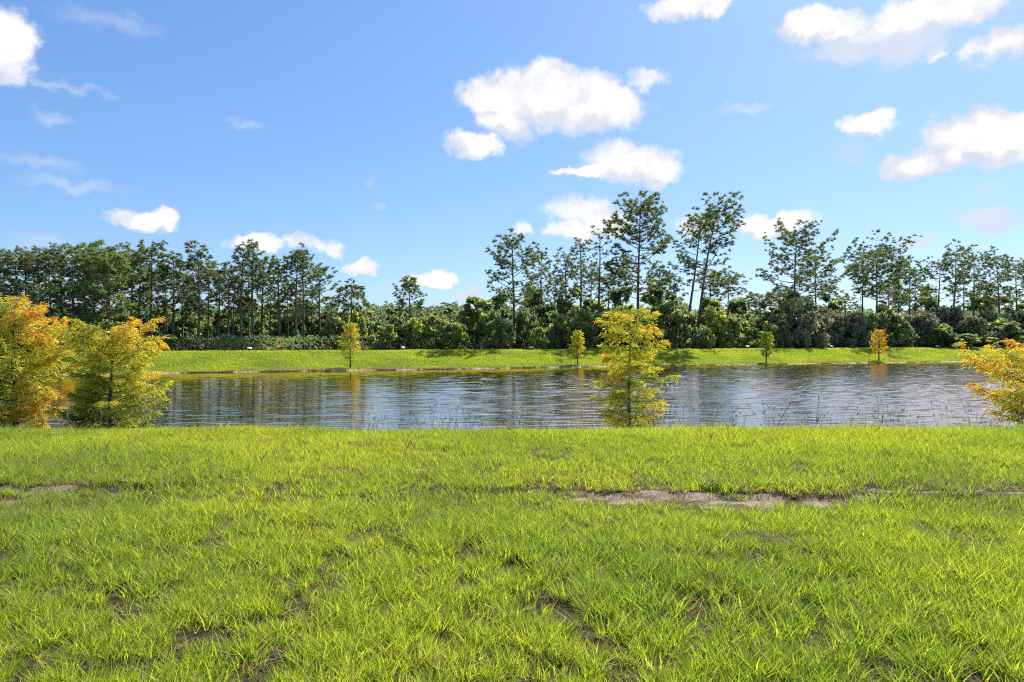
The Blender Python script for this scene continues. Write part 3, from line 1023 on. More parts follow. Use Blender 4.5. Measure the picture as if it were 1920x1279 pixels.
HERO = [
    (11, 963, 447, 588, 50, 5, 'tall pine with open rounded crown and bare trunk left of the yellow cypress', dict(nbr=34, clump=0.40, top=0.55)),
    (12, 1016, 465, 620, 32, 14, 'narrow pine just right of the open-crowned pine with the long bare trunk', dict(nbr=26, clump=0.38)),
    (13, 1060, 474, 600, 30, 14, 'left one of two close dark pines left of the spindly flat-topped pine', dict(nbr=26, clump=0.36)),
    (14, 1088, 449, 590, 30, 18, 'right and taller one of two close dark pines left of the spindly flat-topped pine', dict(nbr=28, clump=0.36)),
    (15, 1123, 427, 560, 32, 12, 'spindly pine with a small sparse flat top beside the tallest pine', dict(nbr=17, clump=0.34, open_=0.7, top=0.85)),
    (16, 1197, 377, 560, 62, 10, 'tallest pine, thick straight trunk and broad tufted crown above the yellow cypress', dict(nbr=46, clump=0.50, top=0.6)),
    (17, 1313, 408, 545, 40, 14, 'slimmer leaning pine directly left of the strongly leaning pine', dict(base_px=1284, nbr=26, clump=0.40)),
    (18, 1343, 383, 545, 58, 7, 'strongly leaning pine with a long bare tilted trunk and crown swept to the right', dict(base_px=1302, nbr=38, clump=0.46, top=0.7, side=0.22)),
    (19, 1492, 430, 585, 58, 12, 'tall broad pine standing above the grey-green oak', dict(nbr=40, clump=0.46)),
    (20, 1530, 478, 600, 52, 20, 'lower bushy pine at the right shoulder of the tall pine above the oak', dict(nbr=34, clump=0.46)),
    (21, 1643, 473, 575, 62, 9, 'wide umbrella-crowned pine behind the small orange cypress', dict(nbr=34, clump=0.46, top=0.8)),
    (22, 1618, 492, 590, 36, 14, 'thin pine at the left side of the umbrella-crowned pine', dict(nbr=18, clump=0.40)),
    (23, 1684, 503, 590, 34, 13, 'first of three close pines right of the umbrella-crowned pine', dict(nbr=20, clump=0.42)),
    (24, 1706, 498, 590, 34, 16, 'middle of three close pines right of the umbrella-crowned pine', dict(nbr=22, clump=0.42)),
    (25, 1717, 512, 585, 28, 11, 'last and shortest of three close pines right of the umbrella-crowned pine', dict(nbr=18, clump=0.40)),
    (26, 1760, 492, 565, 32, 12, 'round-topped pine alone left of the tall pair near the right edge', dict(nbr=22, clump=0.42)),
    (27, 1790, 467, 560, 30, 12, 'left and taller pine of the slender pair near the right edge', dict(base_px=1786, nbr=20, clump=0.42, top=0.85)),
    (28, 1827, 474, 565, 32, 14, 'right pine of the slender pair near the right edge', dict(base_px=1824, nbr=22, clump=0.42, top=0.8)),
    (29, 1872, 483, 580, 36, 12, 'layered pine left of the pine that stands at the right edge of the photo', dict(nbr=26, clump=0.44)),
    (30, 1906, 492, 575, 36, 15, 'rightmost full pine of the wood at the right edge of the photo', dict(nbr=24, clump=0.42)),
    (51, 768, 524, 600, 22, 10, 'small narrow pine standing alone above the low wood in the middle', dict(nbr=34, clump=0.34)),
    (32, 660, 526, 575, 30, 10, 'short drooping-crowned tree behind the small far cypress left of centre', dict(nbr=26, clump=0.42, droop=0.8, top=0.7)),
    (33, 556, 474, 570, 24, 8, 'left stem of the twin slender pines at the right end of the pine stand', dict(nbr=22, clump=0.34)),
    (34, 568, 472, 560, 30, 9, 'right stem of the twin slender pines at the right end of the pine stand', dict(nbr=28, clump=0.34)),
    (35, 600, 502, 590, 26, 12, 'shorter sloping-crowned pine right of the twin slender pines', dict(nbr=24, clump=0.34)),
    (36, 524, 484, 600, 24, 9, 'slender conical pine just left of the twin slender pines', dict(nbr=28, clump=0.34)),
    (37, 491, 482, 600, 24, 12, 'pine between the one with the tall thin tip and the slender conical one', dict(nbr=26, clump=0.34)),
    (38, 474, 450, 590, 20, 9, 'pine with the tall thin tip reaching up to the small cloud', dict(nbr=28, clump=0.32, top=0.3)),
    (39, 453, 460, 600, 26, 8, 'pine immediately left of the one whose tip reaches the small cloud', dict(nbr=30, clump=0.34)),
    (40, 410, 506, 610, 26, 11, 'lower pine in the dip between two taller pines of the left stand', dict(nbr=26, clump=0.34)),
    (41, 372, 460, 600, 32, 8, 'tall pointed pine left of the dip in the pine stand', dict(nbr=34, clump=0.36)),
    (42, 325, 478, 600, 26, 9, 'pine right of the first tall pointed pine beside the dense left stand', dict(nbr=28, clump=0.36)),
    (43, 283, 458, 590, 30, 8, 'tall pointed pine at the right edge of the dense left stand', dict(nbr=34, clump=0.36)),
    (44, 202, 486, 610, 60, 4, 'broad light green pine in front of the dense left stand', dict(nbr=60, clump=0.46, open_=1.2)),
]
for (seed, px, pt, pcb, rp, e, lab, kw) in HERO:
    o = hero_pine(seed, px, pt, pcb, rp, e, lab, group='pines along the far wood', **kw)

# plantation pines: prototypes copied along the stand and behind it
PROTO = []
for k in range(6):
    rng = np.random.default_rng(400 + k)
    tr, brs = pine_parts(rng, 14.0, 5.6 + 0.5 * (k % 3), 2.1 + 0.25 * (k % 3), nbr=26 + 2 * k, clump=0.44, top=0.5)
    cg, lg = Geo(), Geo()
    lg.add(*tr)
    for (g, fg) in brs:
        lg.add(np.vstack(g.v), np.vstack(g.f))
        cg.add(np.vstack(fg.v), np.vstack(fg.f), np.concatenate(fg.a))
    PROTO.append((lg.mesh('pine_trunk', [M_PBARK]), cg.mesh('pine_crown', [M_PINE])))


def filler_pine(k, px, py_top, e, label, rpx=30, group='pines of the dense wood'):
    x, d, gz_ = place(px, e)
    H = z_of(py_top, d) - gz_
    s = H / 14.0
    w = rpx / F * d / 2.35
    o = thing('pine_tree', (x, d, gz_), label, 'pine tree', group)
    o.scale = (w, w, s)
    o.rotation_euler = (0, 0, (k * 2.4) % 6.28)
    link('trunk', PROTO[k % 6][0], o)
    link('crown', PROTO[k % 6][1], o)
    return o


ORD = ['first', 'second', 'third', 'fourth', 'fifth', 'sixth', 'seventh', 'eighth', 'ninth', 'tenth', 'eleventh', 'twelfth', 'thirteenth', 'fourteenth', 'fifteenth', 'sixteenth']
dense = [(-22, 478, 8), (6, 474, 7), (28, 480, 10), (50, 472, 8), (72, 478, 12), (94, 474, 7), (115, 462, 9), (138, 472, 12), (160, 475, 8), (178, 466, 11), (206, 464, 10), (226, 476, 13), (246, 480, 8), (262, 474, 11)]
for i, (px, pt, e) in enumerate(dense):
    filler_pine(i, px, pt, e, 'dark pine of the dense left stand, %s along its skyline from the left edge' % ORD[i], 33)
mid = [(40, 530, 5, 32), (88, 540, 4, 34), (140, 532, 6, 32), (8, 520, 5, 32), (298, 515, 14, 24), (312, 500, 16, 24), (343, 510, 15, 26), (357, 520, 12, 22), (390, 500, 14, 26), (428, 500, 15, 24), (438, 520, 9, 22), (466, 500, 15, 24), (506, 510, 14, 24), (540, 535, 12, 22), (585, 540, 16, 22), (622, 565, 14, 20)]
for i, (px, pt, e, rp) in enumerate(mid):
    if i < 4:
        lab = 'low front pine under the dense left stand, %s from the left edge' % ['second', 'third', 'fourth', 'first'][i]
    else:
        lab = 'short slender pine hidden among the taller stand, %s rightward from the broad light green pine' % ORD[i - 4]
    filler_pine(i + 3, px, pt, e, lab, rp)
back = [(700, 582, 40, 20), (735, 570, 45, 22), (790, 575, 38, 22), (815, 578, 44, 24), (845, 572, 40, 22), (1000, 540, 26, 26), (1042, 520, 28, 28), (1110, 505, 26, 26), (1140, 520, 24, 28), (1165, 500, 24, 26), (1235, 500, 24, 28), (1262, 520, 22, 26),
        (1330, 510, 26, 30), (1365, 520, 24, 30), (1400, 556, 24, 32), (1425, 552, 28, 30), (1462, 545, 24, 30), (1555, 530, 24, 28), (1585, 560, 20, 24), (1665, 530, 28, 26), (1740, 540, 28, 24), (1806, 500, 24, 22), (1850, 530, 22, 26), (1940, 500, 14, 32)]
B_LAB = ['faint far pine low on the skyline right of the drooping tree', 'far pine low on the skyline left of the small narrow pine', 'far pine just right of the small narrow pine',
         'far bushy pine between the small narrow pine and the gap in the middle', 'far pine beside the gap left of the tall open-crowned pine', 'dim pine behind the narrow pine right of the open crown',
         'dim pine behind the left of the two close dark pines', 'dim pine behind the gap left of the spindly pine', 'dim pine behind the gap right of the spindly pine', 'dim pine close behind the left side of the tallest pine',
         'dim pine close behind the right side of the tallest pine', 'lower dim pine in the gap between tallest and leaning pines', 'dim pine behind the leaning trunks', 'dim pine behind the right side of the strongly leaning pine',
         'rounded low pine in the gap right of the leaning pine', 'rounded low pine left of the tall pine above the oak', 'dim pine touching the left side of the tall pine above the oak', 'lower pine behind the right side of the bushy pine',
         'small pine in the gap left of the umbrella-crowned pine', 'dim pine behind the three close pines', 'dim pine behind the round-topped lone pine', 'thin dim pine between the slender pair near the right edge',
         'dim pine right of the slender pair near the right edge', 'pine cut by the right edge of the photo']
for i, (px, pt, e, rp) in enumerate(back):
    filler_pine(i + 1, px, pt, e, B_LAB[i], rp)

# ------------------------------------------------------------------ broadleaf trees and shrubs of the wood edge
def leaf_clump(rng, k=7, L=0.5, w=0.30):
    vs, fs = [], []
    for i in range(k):
        d = rng.normal(size=3)
        d /= np.linalg.norm(d)
        s = np.cross(d, rng.normal(size=3))
        s /= np.linalg.norm(s)
        c = rng.normal(size=3) * 0.35
        o = len(vs)
        l_ = L * rng.uniform(0.7, 1.3)
        vs += [c - d * l_, c - s * w * l_ / L, c + d * l_, c + s * w * l_ / L]
        fs += [(o, o + 1, o + 2), (o, o + 2, o + 3)]
    return np.array(vs), np.array(fs)


CLUMPS = [leaf_clump(rn) for _ in range(4)]


def shrub_mesh(seed, H, R, mat, leaf=0.16, n=1500, base=0.0, lobes=30, lo=0.0, hi=0.75, spire=0.8):
    """crown of many uneven boughs made of leaf clumps, filling a height H and radius R"""
    rng = np.random.default_rng(seed)
    g = Geo()
    c, r = [], []
    for i in range(lobes):
        q = rng.uniform(0, 1) ** 0.9
        a = i * 2.4 + rng.normal() * 0.4
        prof = math.sin(math.pi * min(1, 0.28 + 0.62 * q)) ** 0.6
        rr = R * prof * math.sqrt(rng.uniform(0.05, 1.0)) * 0.88
        edge = 1 - 0.35 * (rr / R) ** 2
        h = base + (H - base) * (0.08 + 0.84 * q * edge + 0.12 * rng.normal() * spire)
        c.append((rr * math.cos(a), rr * math.sin(a), min(max(h, 0.3), H * 0.96)))
        r.append(R * rng.uniform(0.10, 0.26))
    c, r = np.array(c), np.array(r)
    pick = rng.choice(lobes, n, p=r ** 2 / np.sum(r ** 2))
    d = rng.normal(size=(n, 3))
    d /= np.linalg.norm(d, axis=1)[:, None]
    rad = r[pick] * (0.35 + 0.85 * rng.uniform(0, 1, n) ** 0.6)
    pos = c[pick] + d * rad[:, None] * np.array([1, 1, 0.95])
    pos[:, 2] = np.clip(pos[:, 2], 0.02, None)
    lobe_t = rng.uniform(lo, hi, lobes)
    t = np.clip(lobe_t[pick] + 0.20 * rng.normal(size=n), 0, 1)
    per = n // 4
    for k in range(4):
        tv, tf = CLUMPS[k]
        sl = slice(k * per, (k + 1) * per)
        v, f = scatter(tv, tf, pos[sl], rand_rot(rng, per), leaf * 1.25 * rng.uniform(0.6, 1.5, per))
        g.add(v, f, np.repeat(t[sl], len(tv)))
    crown = g.mesh('crown', [mat])
    st = Geo()
    for i in range(9):
        j = rng.integers(0, lobes)
        p = np.array([[0.1 * rng.normal(), 0.1 * rng.normal(), -0.3], [c[j][0] * 0.35, c[j][1] * 0.35, c[j][2] * 0.5], [c[j][0], c[j][1], c[j][2]]])
        st.add(*tube(p, np.array([0.09, 0.055, 0.02]) * (H / 5.0), 5))
    return st.mesh('trunk', [M_PBARK]), crown


SH = {
    'dark': [shrub_mesh(501 + k, 5.0, 2.6, M_BROAD, 0.25, 1250, lo=0.05, hi=0.70) for k in range(4)],
    'green': [shrub_mesh(521 + k, 5.0, 2.5, M_BROAD, 0.25, 1200, lo=0.30, hi=0.90) for k in range(4)],
    'bright': [shrub_mesh(541 + k, 5.0, 2.5, M_BROAD, 0.24, 1300, lo=0.60, hi=1.0) for k in range(3)],
    'oak': [shrub_mesh(561 + k, 5.0, 3.4, M_OAK, 0.23, 2200, lobes=50, lo=0.1, hi=1.0, spire=0.3) for k in range(3)],
    'tall': [shrub_mesh(581 + k, 8.0, 2.1, M_BROAD, 0.26, 1300, base=1.0, lobes=34, lo=0.15, hi=0.80) for k in range(4)],
}
PH = {'dark': (5.0, 2.6), 'green': (5.0, 2.5), 'bright': (5.0, 2.5), 'oak': (5.0, 3.4), 'tall': (8.0, 2.1)}


def shrub(i, kind, px, py_top, rpx, e, label, name='shrub', cat='shrub'):
    x, d, gz_ = place(px, e)
    H = z_of(py_top, d) - gz_
    R = rpx / F * d
    h0, r0 = PH[kind]
    o = thing(name, (x, d, gz_), label, cat, 'shrubs and small trees at the wood edge')
    o.scale = (R / r0 * 1.05, R / r0 * 1.05, H / h0 * 1.02)
    o.rotation_euler = (0, 0, (i * 1.7) % 6.28)
    a, b = SH[kind][i % len(SH[kind])]
    link('trunk', a, o)
    link('crown', b, o)
    return o


BUSH = [
    ('dark', 20, 590, 40, 3, 'dark low shrub behind the leftmost orange cypress'),
    ('dark', 75, 585, 45, 3, 'dark shrub between the two big left cypresses'),
    ('dark', 150, 590, 50, 4, 'dark shrub behind the yellow left cypress'),
    ('green', 215, 598, 50, 3, 'green shrub hidden below the broad light green pine'),
    ('dark', 268, 592, 36, 14, 'dark shrub at the foot of the tall pointed pine beside the dense stand'),
    ('green', 305, 622, 28, 3, 'low green shrub right of the yellow left cypress'),
    ('dark', 345, 590, 34, 18, 'dark shrub under the pines left of the white far marker'),
    ('green', 385, 600, 34, 20, 'green shrub below the dip of the pine stand'),
    ('tall', 418, 575, 26, 22, 'tall green understorey tree in the dip of the pine stand'),
    ('dark', 445, 600, 30, 19, 'dark shrub behind the leftmost white marker'),
    ('green', 482, 595, 32, 21, 'green shrub between the white marker and the reddish dead clump'),
    ('tall', 512, 570, 26, 24, 'tall understorey tree left of the reddish dead clump'),
    ('dark', 540, 592, 34, 16, 'dark shrub behind the reddish dead clump'),
    ('tall', 578, 572, 30, 20, 'tall green tree under the twin slender pines'),
    ('dark', 605, 595, 32, 17, 'dark shrub left of the far cypress left of centre'),
    ('green', 632, 582, 30, 7, 'green tree left of the drooping-crowned tree'),
    ('bright', 676, 588, 24, 6, 'bright green shrub right of the drooping-crowned tree'),
    ('green', 705, 600, 26, 7, 'mid green shrub in the low wood left of the middle white marker'),
    ('bright', 722, 612, 28, 3, 'bright yellow-green shrub at the left of the middle white marker'),
    ('dark', 752, 598, 30, 5, 'dark shrub behind the middle white marker'),
    ('bright', 778, 602, 24, 4, 'yellow-green shrub at the foot of the small narrow pine'),
    ('bright', 812, 596, 30, 5, 'broad bright green shrub right of the small narrow pine'),
    ('green', 842, 600, 26, 4, 'green shrub two crowns left of the low broadleaf dome'),
    ('bright', 862, 610, 20, 3, 'small bright shrub just left of the low broadleaf dome'),
    ('tall', 893, 547, 36, 8, 'rounded broadleaf tree rising left of the open-crowned pine'),
    ('green', 918, 575, 30, 5, 'green shrub touching the bare trunk of the open-crowned pine on its left'),
    ('dark', 942, 598, 24, 3, 'dark low shrub at the left foot of the bare-trunked pine'),
    ('dark', 985, 590, 32, 5, 'dark shrub at the right foot of the bare-trunked pine'),
    ('bright', 1008, 616, 20, 2, 'small bright shrub left of the second far cypress'),
    ('tall', 1022, 575, 30, 10, 'dim tall understorey tree behind the small bright shrub'),
    ('green', 1050, 588, 34, 5, 'round green shrub behind the second far cypress'),
    ('green', 1090, 572, 42, 6, 'large fresh green shrub right behind the second far cypress'),
    ('dark', 1125, 590, 34, 3, 'dark shrub left behind the yellow cypress in the foreground'),
    ('dark', 1160, 580, 36, 6, 'dark shrub directly behind the top of the yellow cypress'),
    ('dark', 1210, 590, 36, 3, 'dark shrub behind the right side of the yellow cypress'),
    ('tall', 1238, 560, 34, 6, 'dark leafy tree right of the yellow cypress'),
    ('dark', 1268, 590, 30, 3, 'dark shrub left of the leaning trunks'),
    ('green', 1290, 575, 26, 8, 'green crown between the two leaning trunks'),
    ('bright', 1340, 584, 38, 5, 'large yellow-green shrub right of the leaning trunks'),
    ('green', 1318, 612, 22, 2, 'small green shrub at the foot of the leaning pine'),
    ('bright', 1368, 596, 28, 4, 'yellow-green shrub below the rounded low pine'),
    ('green', 1395, 590, 34, 8, 'green tree under the rounded low pines'),
    ('bright', 1412, 616, 26, 3, 'pale yellow shrub left of the dark green far cypress'),
    ('tall', 1440, 570, 26, 9, 'grey-green tree between the low pines and the oak'),
    ('bright', 1444, 612, 18, 3, 'small yellow-green shrub behind the dark green far cypress'),
    ('oak', 1500, 568, 56, 5, 'large grey-green domed oak below the tall broad pine'),
    ('oak', 1553, 582, 42, 6, 'right-hand half of the grey oak clump under the bushy pine'),
    ('dark', 1462, 605, 26, 3, 'low dark shrub at the left foot of the grey oak'),
    ('oak', 1600, 592, 38, 5, 'grey-green shrub left of the small orange cypress'),
    ('dark', 1632, 590, 34, 6, 'dark shrub behind the small orange cypress'),
    ('green', 1655, 582, 26, 9, 'lighter green crown above the small orange cypress'),
    ('dark', 1682, 596, 36, 4, 'dark shrub right of the small orange cypress'),
    ('oak', 1722, 590, 40, 5, 'grey shrub below the three close pines'),
    ('oak', 1772, 578, 44, 8, 'grey-topped oak below the round-topped pine'),
    ('dark', 1765, 612, 34, 2, 'low dark shrub behind the far right white marker'),
    ('oak', 1815, 596, 44, 5, 'spreading grey-green shrub under the slender pair'),
    ('green', 1805, 628, 34, 1, 'low rounded green shrub right of the far right white marker'),
    ('oak', 1862, 588, 46, 7, 'grey oak left of the right-edge cypress'),
    ('dark', 1880, 602, 40, 3, 'dark shrub behind the top of the right-edge cypress'),
    ('oak', 1925, 584, 48, 6, 'grey-green oak cut by the right edge of the photo'),
    ('tall', 300, 566, 26, 20, 'dim green tree seen behind the first tall pointed pine'),
    ('tall', 365, 560, 26, 22, 'dim green tree seen behind the second tall pointed pine'),
    ('tall', 462, 562, 28, 20, 'dim green tree behind the trunk of the pine with the thin tip'),
    ('tall', 545, 566, 24, 20, 'dim green tree seen left of the twin slender pines'),
    ('tall', 612, 572, 26, 18, 'dim green tree right of the twin slender pines'),
    ('tall', 690, 585, 22, 18, 'grey-green tree behind the bright shrub right of the drooping tree'),
    ('tall', 740, 582, 24, 22, 'grey-green tree left behind the small narrow pine'),
    ('tall', 830, 580, 28, 22, 'grey-green tree behind the broad bright green shrub'),
    ('tall', 868, 574, 22, 16, 'narrow tree left of the rounded broadleaf tree'),
    ('tall', 940, 556, 26, 14, 'leafy tree just left behind the bare-trunked pine'),
    ('tall', 1000, 548, 30, 18, 'leafy tree behind the narrow pine right of the open crown'),
    ('tall', 1070, 545, 32, 16, 'leafy tree under the two close dark pines'),
    ('tall', 1110, 552, 30, 14, 'leafy tree below the spindly flat-topped pine'),
    ('tall', 1165, 545, 30, 16, 'leafy tree left behind the trunk of the tallest pine'),
    ('tall', 1222, 540, 30, 16, 'leafy tree right behind the trunk of the tallest pine'),
    ('tall', 1262, 556, 26, 16, 'leafy tree between the tallest pine and the leaning pines'),
    ('tall', 1335, 548, 30, 16, 'leafy tree behind the yellow-green shrub beside the leaning pine'),
    ('tall', 1380, 566, 28, 16, 'leafy tree at the left side of the rounded low pine'),
    ('tall', 1480, 552, 28, 18, 'leafy tree rising left behind the grey oak'),
    ('tall', 1560, 556, 28, 18, 'leafy tree rising right behind the grey oak'),
    ('tall', 1665, 566, 26, 18, 'leafy tree under the right side of the umbrella-crowned pine'),
    ('tall', 1740, 562, 26, 18, 'leafy tree under the left side of the round-topped pine'),
    ('tall', 1840, 562, 30, 18, 'leafy tree under the right pine of the slender pair'),
    ('tall', 1900, 560, 30, 18, 'leafy tree under the rightmost full pine'),
    ('green', 1850, 632, 28, 1, 'low green shrub next to the right-edge cypress'),
]
for i, (kind, px, pt, rp, e, lab) in enumerate(BUSH):
    nm, ct = ('shrub', 'shrub') if kind in ('dark', 'green', 'bright') else (('oak_tree', 'oak tree') if kind == 'oak' else ('broadleaf_tree', 'tree'))
    shrub(i, kind, px, pt, rp, e, lab, nm, ct)


def mass(name, label, cat, seed, n, px0, px1, e0, e1, top, leaf, mat, lo, hi, low_top=None):
    """leaf clumps filling a strip of wood; top(px) gives the skyline in photo rows"""
    rng = np.random.default_rng(seed)
    px = rng.uniform(px0, px1, n)
    e = rng.uniform(e0, e1, n)
    u = (px - 960.0) / F
    d = (YW0 + 8.7 / NORM + e) / (1 - SLOPE * u)
    x = u * d
    gzv = height(x, d)
    zt = CAM_Z + (640 - top(px, e)) / F * d
    q = rng.uniform(0, 1, n) ** 0.8
    z = gzv + 0.1 + np.maximum(zt - gzv - 0.1, 0.2) * q
    blot = fbm(x + z, d + z * 0.7, 0.35, seed, 3)
    keep = blot > 0.36
    x, d, z, blot = x[keep], d[keep], z[keep], blot[keep]
    m = len(x)
    g = Geo()
    k4 = m // 4
    for k in range(4):
        tv, tf = CLUMPS[k]
        sl = slice(k * k4, (k + 1) * k4)
        v, f = scatter(tv, tf, np.stack([x[sl], d[sl], z[sl]], 1), rand_rot(rng, k4), leaf * rng.uniform(0.7, 1.4, k4))
        g.add(v, f, np.repeat(np.clip(lo + (hi - lo) * (blot[sl] - 0.3) * 2 + 0.1 * rng.normal(size=k4), 0, 1), len(tv)))
    return tag(link(name, g.mesh(name, [mat])), label, cat, kind='stuff')


mass('distant_wood', 'dim mass of far woodland closing the gaps between the trunks', 'woodland', 71, 44000, -80, 2000, 30, 60,
     lambda px, e: 580 + 26 * (fbm(px, px * 0, 0.05, 5) - 0.5) * 2, 0.36, M_BROAD, 0.0, 0.45)
mass('undergrowth', 'dark low undergrowth along the foot of the wood behind the bank', 'undergrowth', 73, 24000, -80, 2000, 2.2, 12,
     lambda px, e: 634 - 14 * (fbm(px, e * 3, 0.05, 8) - 0.3), 0.12, M_BROAD, 0.0, 0.7)

# ------------------------------------------------------------------ bald cypresses
def cypress_branch(rng, base, az_, el0, L, br, leaf, ntw, nlf, tint, droop=0.25, curl=0.15):
    t = np.linspace(0, 1, 7)
    d = np.array([math.cos(az_) * math.cos(el0), math.sin(az_) * math.cos(el0), math.sin(el0)])
    lat = np.array([-math.sin(az_), math.cos(az_), 0.0])
    wob = rng.normal() * 0.08 * L
    bp = base + d[None] * (L * t)[:, None] + lat[None] * (wob * t ** 2)[:, None] + np.array([0, 0, 1.0])[None] * (curl * L * t ** 2 - droop * 0.3 * L * t)[:, None]
    g = Geo()
    g.add(*tube(bp, br * (1.05 - 0.85 * t), 5))
    # twigs
    k = np.arange(ntw)
    u = 0.12 + 0.88 * (k + rng.uniform(0, 1, ntw)) / ntw
    p0 = np.stack([np.interp(u, t, bp[:, c]) for c in range(3)], 1)
    sg = np.where(k % 2 == 0, 1.0, -1.0)
    tl = (0.13 + 0.30 * L * (1.05 - u)) * rng.uniform(0.6, 1.3, ntw)
    ta = az_ + sg * rng.uniform(0.35, 1.2, ntw)
    tz = rng.normal(size=ntw) * 0.32 + 0.12
    td = np.stack([np.cos(ta), np.sin(ta), tz], 1)
    td /= np.linalg.norm(td, axis=1)[:, None]
    # twig wood: thin triangles joined
    for i in range(0, ntw, 2):
        g.add(*tube(np.array([p0[i], p0[i] + td[i] * tl[i] * 0.9 - [0, 0, 0.05 * tl[i]]]), np.array([br * 0.22, br * 0.08]), 3))
    # leaflets
    w = (np.arange(nlf) + 0.5) / nlf
    W_ = np.tile(w, (ntw, 1)) + rng.uniform(-0.5, 0.5, (ntw, nlf)) / nlf
    LP = p0[:, None, :] + td[:, None, :] * (tl[:, None] * W_ * 1.12)[:, :, None]
    LP[:, :, 2] -= 0.28 * tl[:, None] * W_ ** 2
    LP = LP + rng.normal(size=LP.shape) * 0.016
    sgn = np.where(np.arange(nlf) % 2 == 0, 1.0, -1.0)
    perp = np.stack([-td[:, 1], td[:, 0], 0 * td[:, 0]], 1)
    ld = td[:, None, :] * 0.75 + perp[:, None, :] * sgn[None, :, None] * rng.uniform(0.3, 1.0, (ntw, nlf))[:, :, None]
    ld[:, :, 2] += rng.normal(size=(ntw, nlf)) * 0.35 - 0.22
    ld /= np.linalg.norm(ld, axis=2)[:, :, None]
    n = ntw * nlf
    LP, ld = LP.reshape(n, 3), ld.reshape(n, 3)
    ll = leaf * rng.uniform(0.6, 1.35, n)
    sd = np.cross(ld, rng.normal(size=(n, 3)))
    sd /= np.linalg.norm(sd, axis=1)[:, None]
    ww = ll * 0.085
    v = np.stack([LP, LP + ld * (ll * 0.5)[:, None] + sd * ww[:, None], LP + ld * ll[:, None] - np.array([0, 0, 1.0]) * (0.18 * ll)[:, None], LP + ld * (ll * 0.5)[:, None] - sd * ww[:, None]], 1).reshape(-1, 3)
    o = np.arange(n)[:, None] * 4
    f = np.vstack([o + np.array([[0, 1, 2]]), o + np.array([[0, 2, 3]])])
    tt = np.repeat((tint + 0.10 * rng.normal(size=ntw))[:, None] + 0.24 * (u[:, None] - 0.55) + 0.16 * (W_ - 0.4), 1, axis=1).reshape(n)
    tt = tt + 0.05 * rng.normal(size=n)
    fg = Geo()
    fg.add(v, f, np.repeat(np.clip(tt, 0, 1), 4))
    return g, fg


def cypress(seed, H, prof, lift, nb, leaf, ntw, nlf, tint_fn, r0, h0=0.12, crown_up=True, lean=(0.0, 0.0)):
    """prof: (t, left reach, right reach) rows; lift(t) branch elevation in degrees"""
    rng = np.random.default_rng(seed)
    t = np.linspace(0, 1, 12)
    tp = np.stack([lean[0] * t + 0.03 * np.sin(t * 7 + seed) * t, lean[1] * t + 0.03 * np.cos(t * 6 + seed) * t, (H + 0.25) * t * 0.97 - 0.25], 1)
    tr = r0 * (1 - 0.86 * t)
    tr[0] *= 1.7
    tr[1] *= 1.15
    trunk = tube(tp, tr, 8)
    out = []
    ga = rng.uniform(0, 6.28)
    pt = [p[0] for p in prof]
    for i in range(nb):
        q = h0 + (1 - h0) * ((i + rng.uniform(-0.35, 0.35)) / nb)
        q = min(max(q, h0), 0.985)
        ga += 2.39996 + rng.normal() * 0.2
        lft, rgt = np.interp(q, pt, [p[1] for p in prof]), np.interp(q, pt, [p[2] for p in prof])
        cx = math.cos(ga)
        L = (lft * max(0, -cx) + rgt * max(0, cx)) + 0.5 * (lft + rgt) * (1 - abs(cx)) * 0.9
        L *= rng.uniform(0.72, 1.08)
        k = (q * H + 0.25) / (H + 0.25) / 0.97
        base = np.array([np.interp(k, t, tp[:, 0]), np.interp(k, t, tp[:, 1]), q * H])
        el0 = math.radians(lift(q) + rng.normal() * 7)
        Lf = L / max(0.35, math.cos(el0))
        br = max(0.004, 0.30 * np.interp(k, t, tr)) + 0.003
        n_t = max(8, int(ntw * (0.45 + 0.55 * L / max(p[2] for p in prof))))
        out.append(cypress_branch(rng, base, ga, el0, Lf, br, leaf, n_t, nlf, tint_fn(q, ga, rng)))
    return trunk, out


def plant_cypress(px, d, label, group=None, joined=False, **kw):
    x = (px - 960.0) / F * d
    gz_ = ground_z(x, d)
    top = kw.pop('py_top')
    H = z_of(top, d) - gz_
    trunk, brs = cypress(H=H, **kw)
    o = thing('cypress_tree', (x, d, gz_), label, 'cypress tree', group)
    link('trunk', make_mesh('cypress_trunk', trunk[0], trunk[1], [M_CBARK], smooth=True), o)
    if joined:
        g, f = Geo(), Geo()
        for (a, b) in brs:
            g.add(np.vstack(a.v), np.vstack(a.f))
            f.add(np.vstack(b.v), np.vstack(b.f), np.concatenate(b.a))
        tag(link('branches', g.mesh('cypress_limbs', [M_CBARK]), o), kind='stuff')
        link('crown', f.mesh('cypress_crown', [M_CYP]), o)
    else:
        for (a, b) in brs:
            bo = link('branch', a.mesh('cypress_branch', [M_CBARK]), o)
            link('foliage', b.mesh('cypress_foliage', [M_CYP]), bo)
    return o


def tint_centre(q, a, r):
    v = 0.26 + 0.13 * (q > 0.55) + 0.10 * r.normal()
    if q > 0.8:
        v += 0.05
    if math.cos(a) < -0.5 and 0.50 < q < 0.66:
        v = 0.62
    if q < 0.25:
        v += 0.15
    return v


plant_cypress(1180, 16.6, 'yellow young cypress standing alone at the near water edge right of centre', 'big cypresses at the near water edge', py_top=582, seed=2,
              prof=[(0.08, 0.45, 0.45), (0.16, 0.62, 0.80), (0.30, 0.75, 0.85), (0.42, 0.95, 1.10), (0.52, 0.75, 1.10), (0.60, 0.60, 0.80), (0.66, 0.90, 0.50), (0.72, 0.90, 0.80), (0.78, 0.86, 0.82), (0.88, 0.74, 0.74), (0.96, 0.55, 0.55), (1.0, 0.36, 0.36)],
              lift=lambda q: 2 + 26 * max(0, q - 0.55), nb=54, leaf=0.095, ntw=20, nlf=20, tint_fn=tint_centre, r0=0.052, h0=0.13)


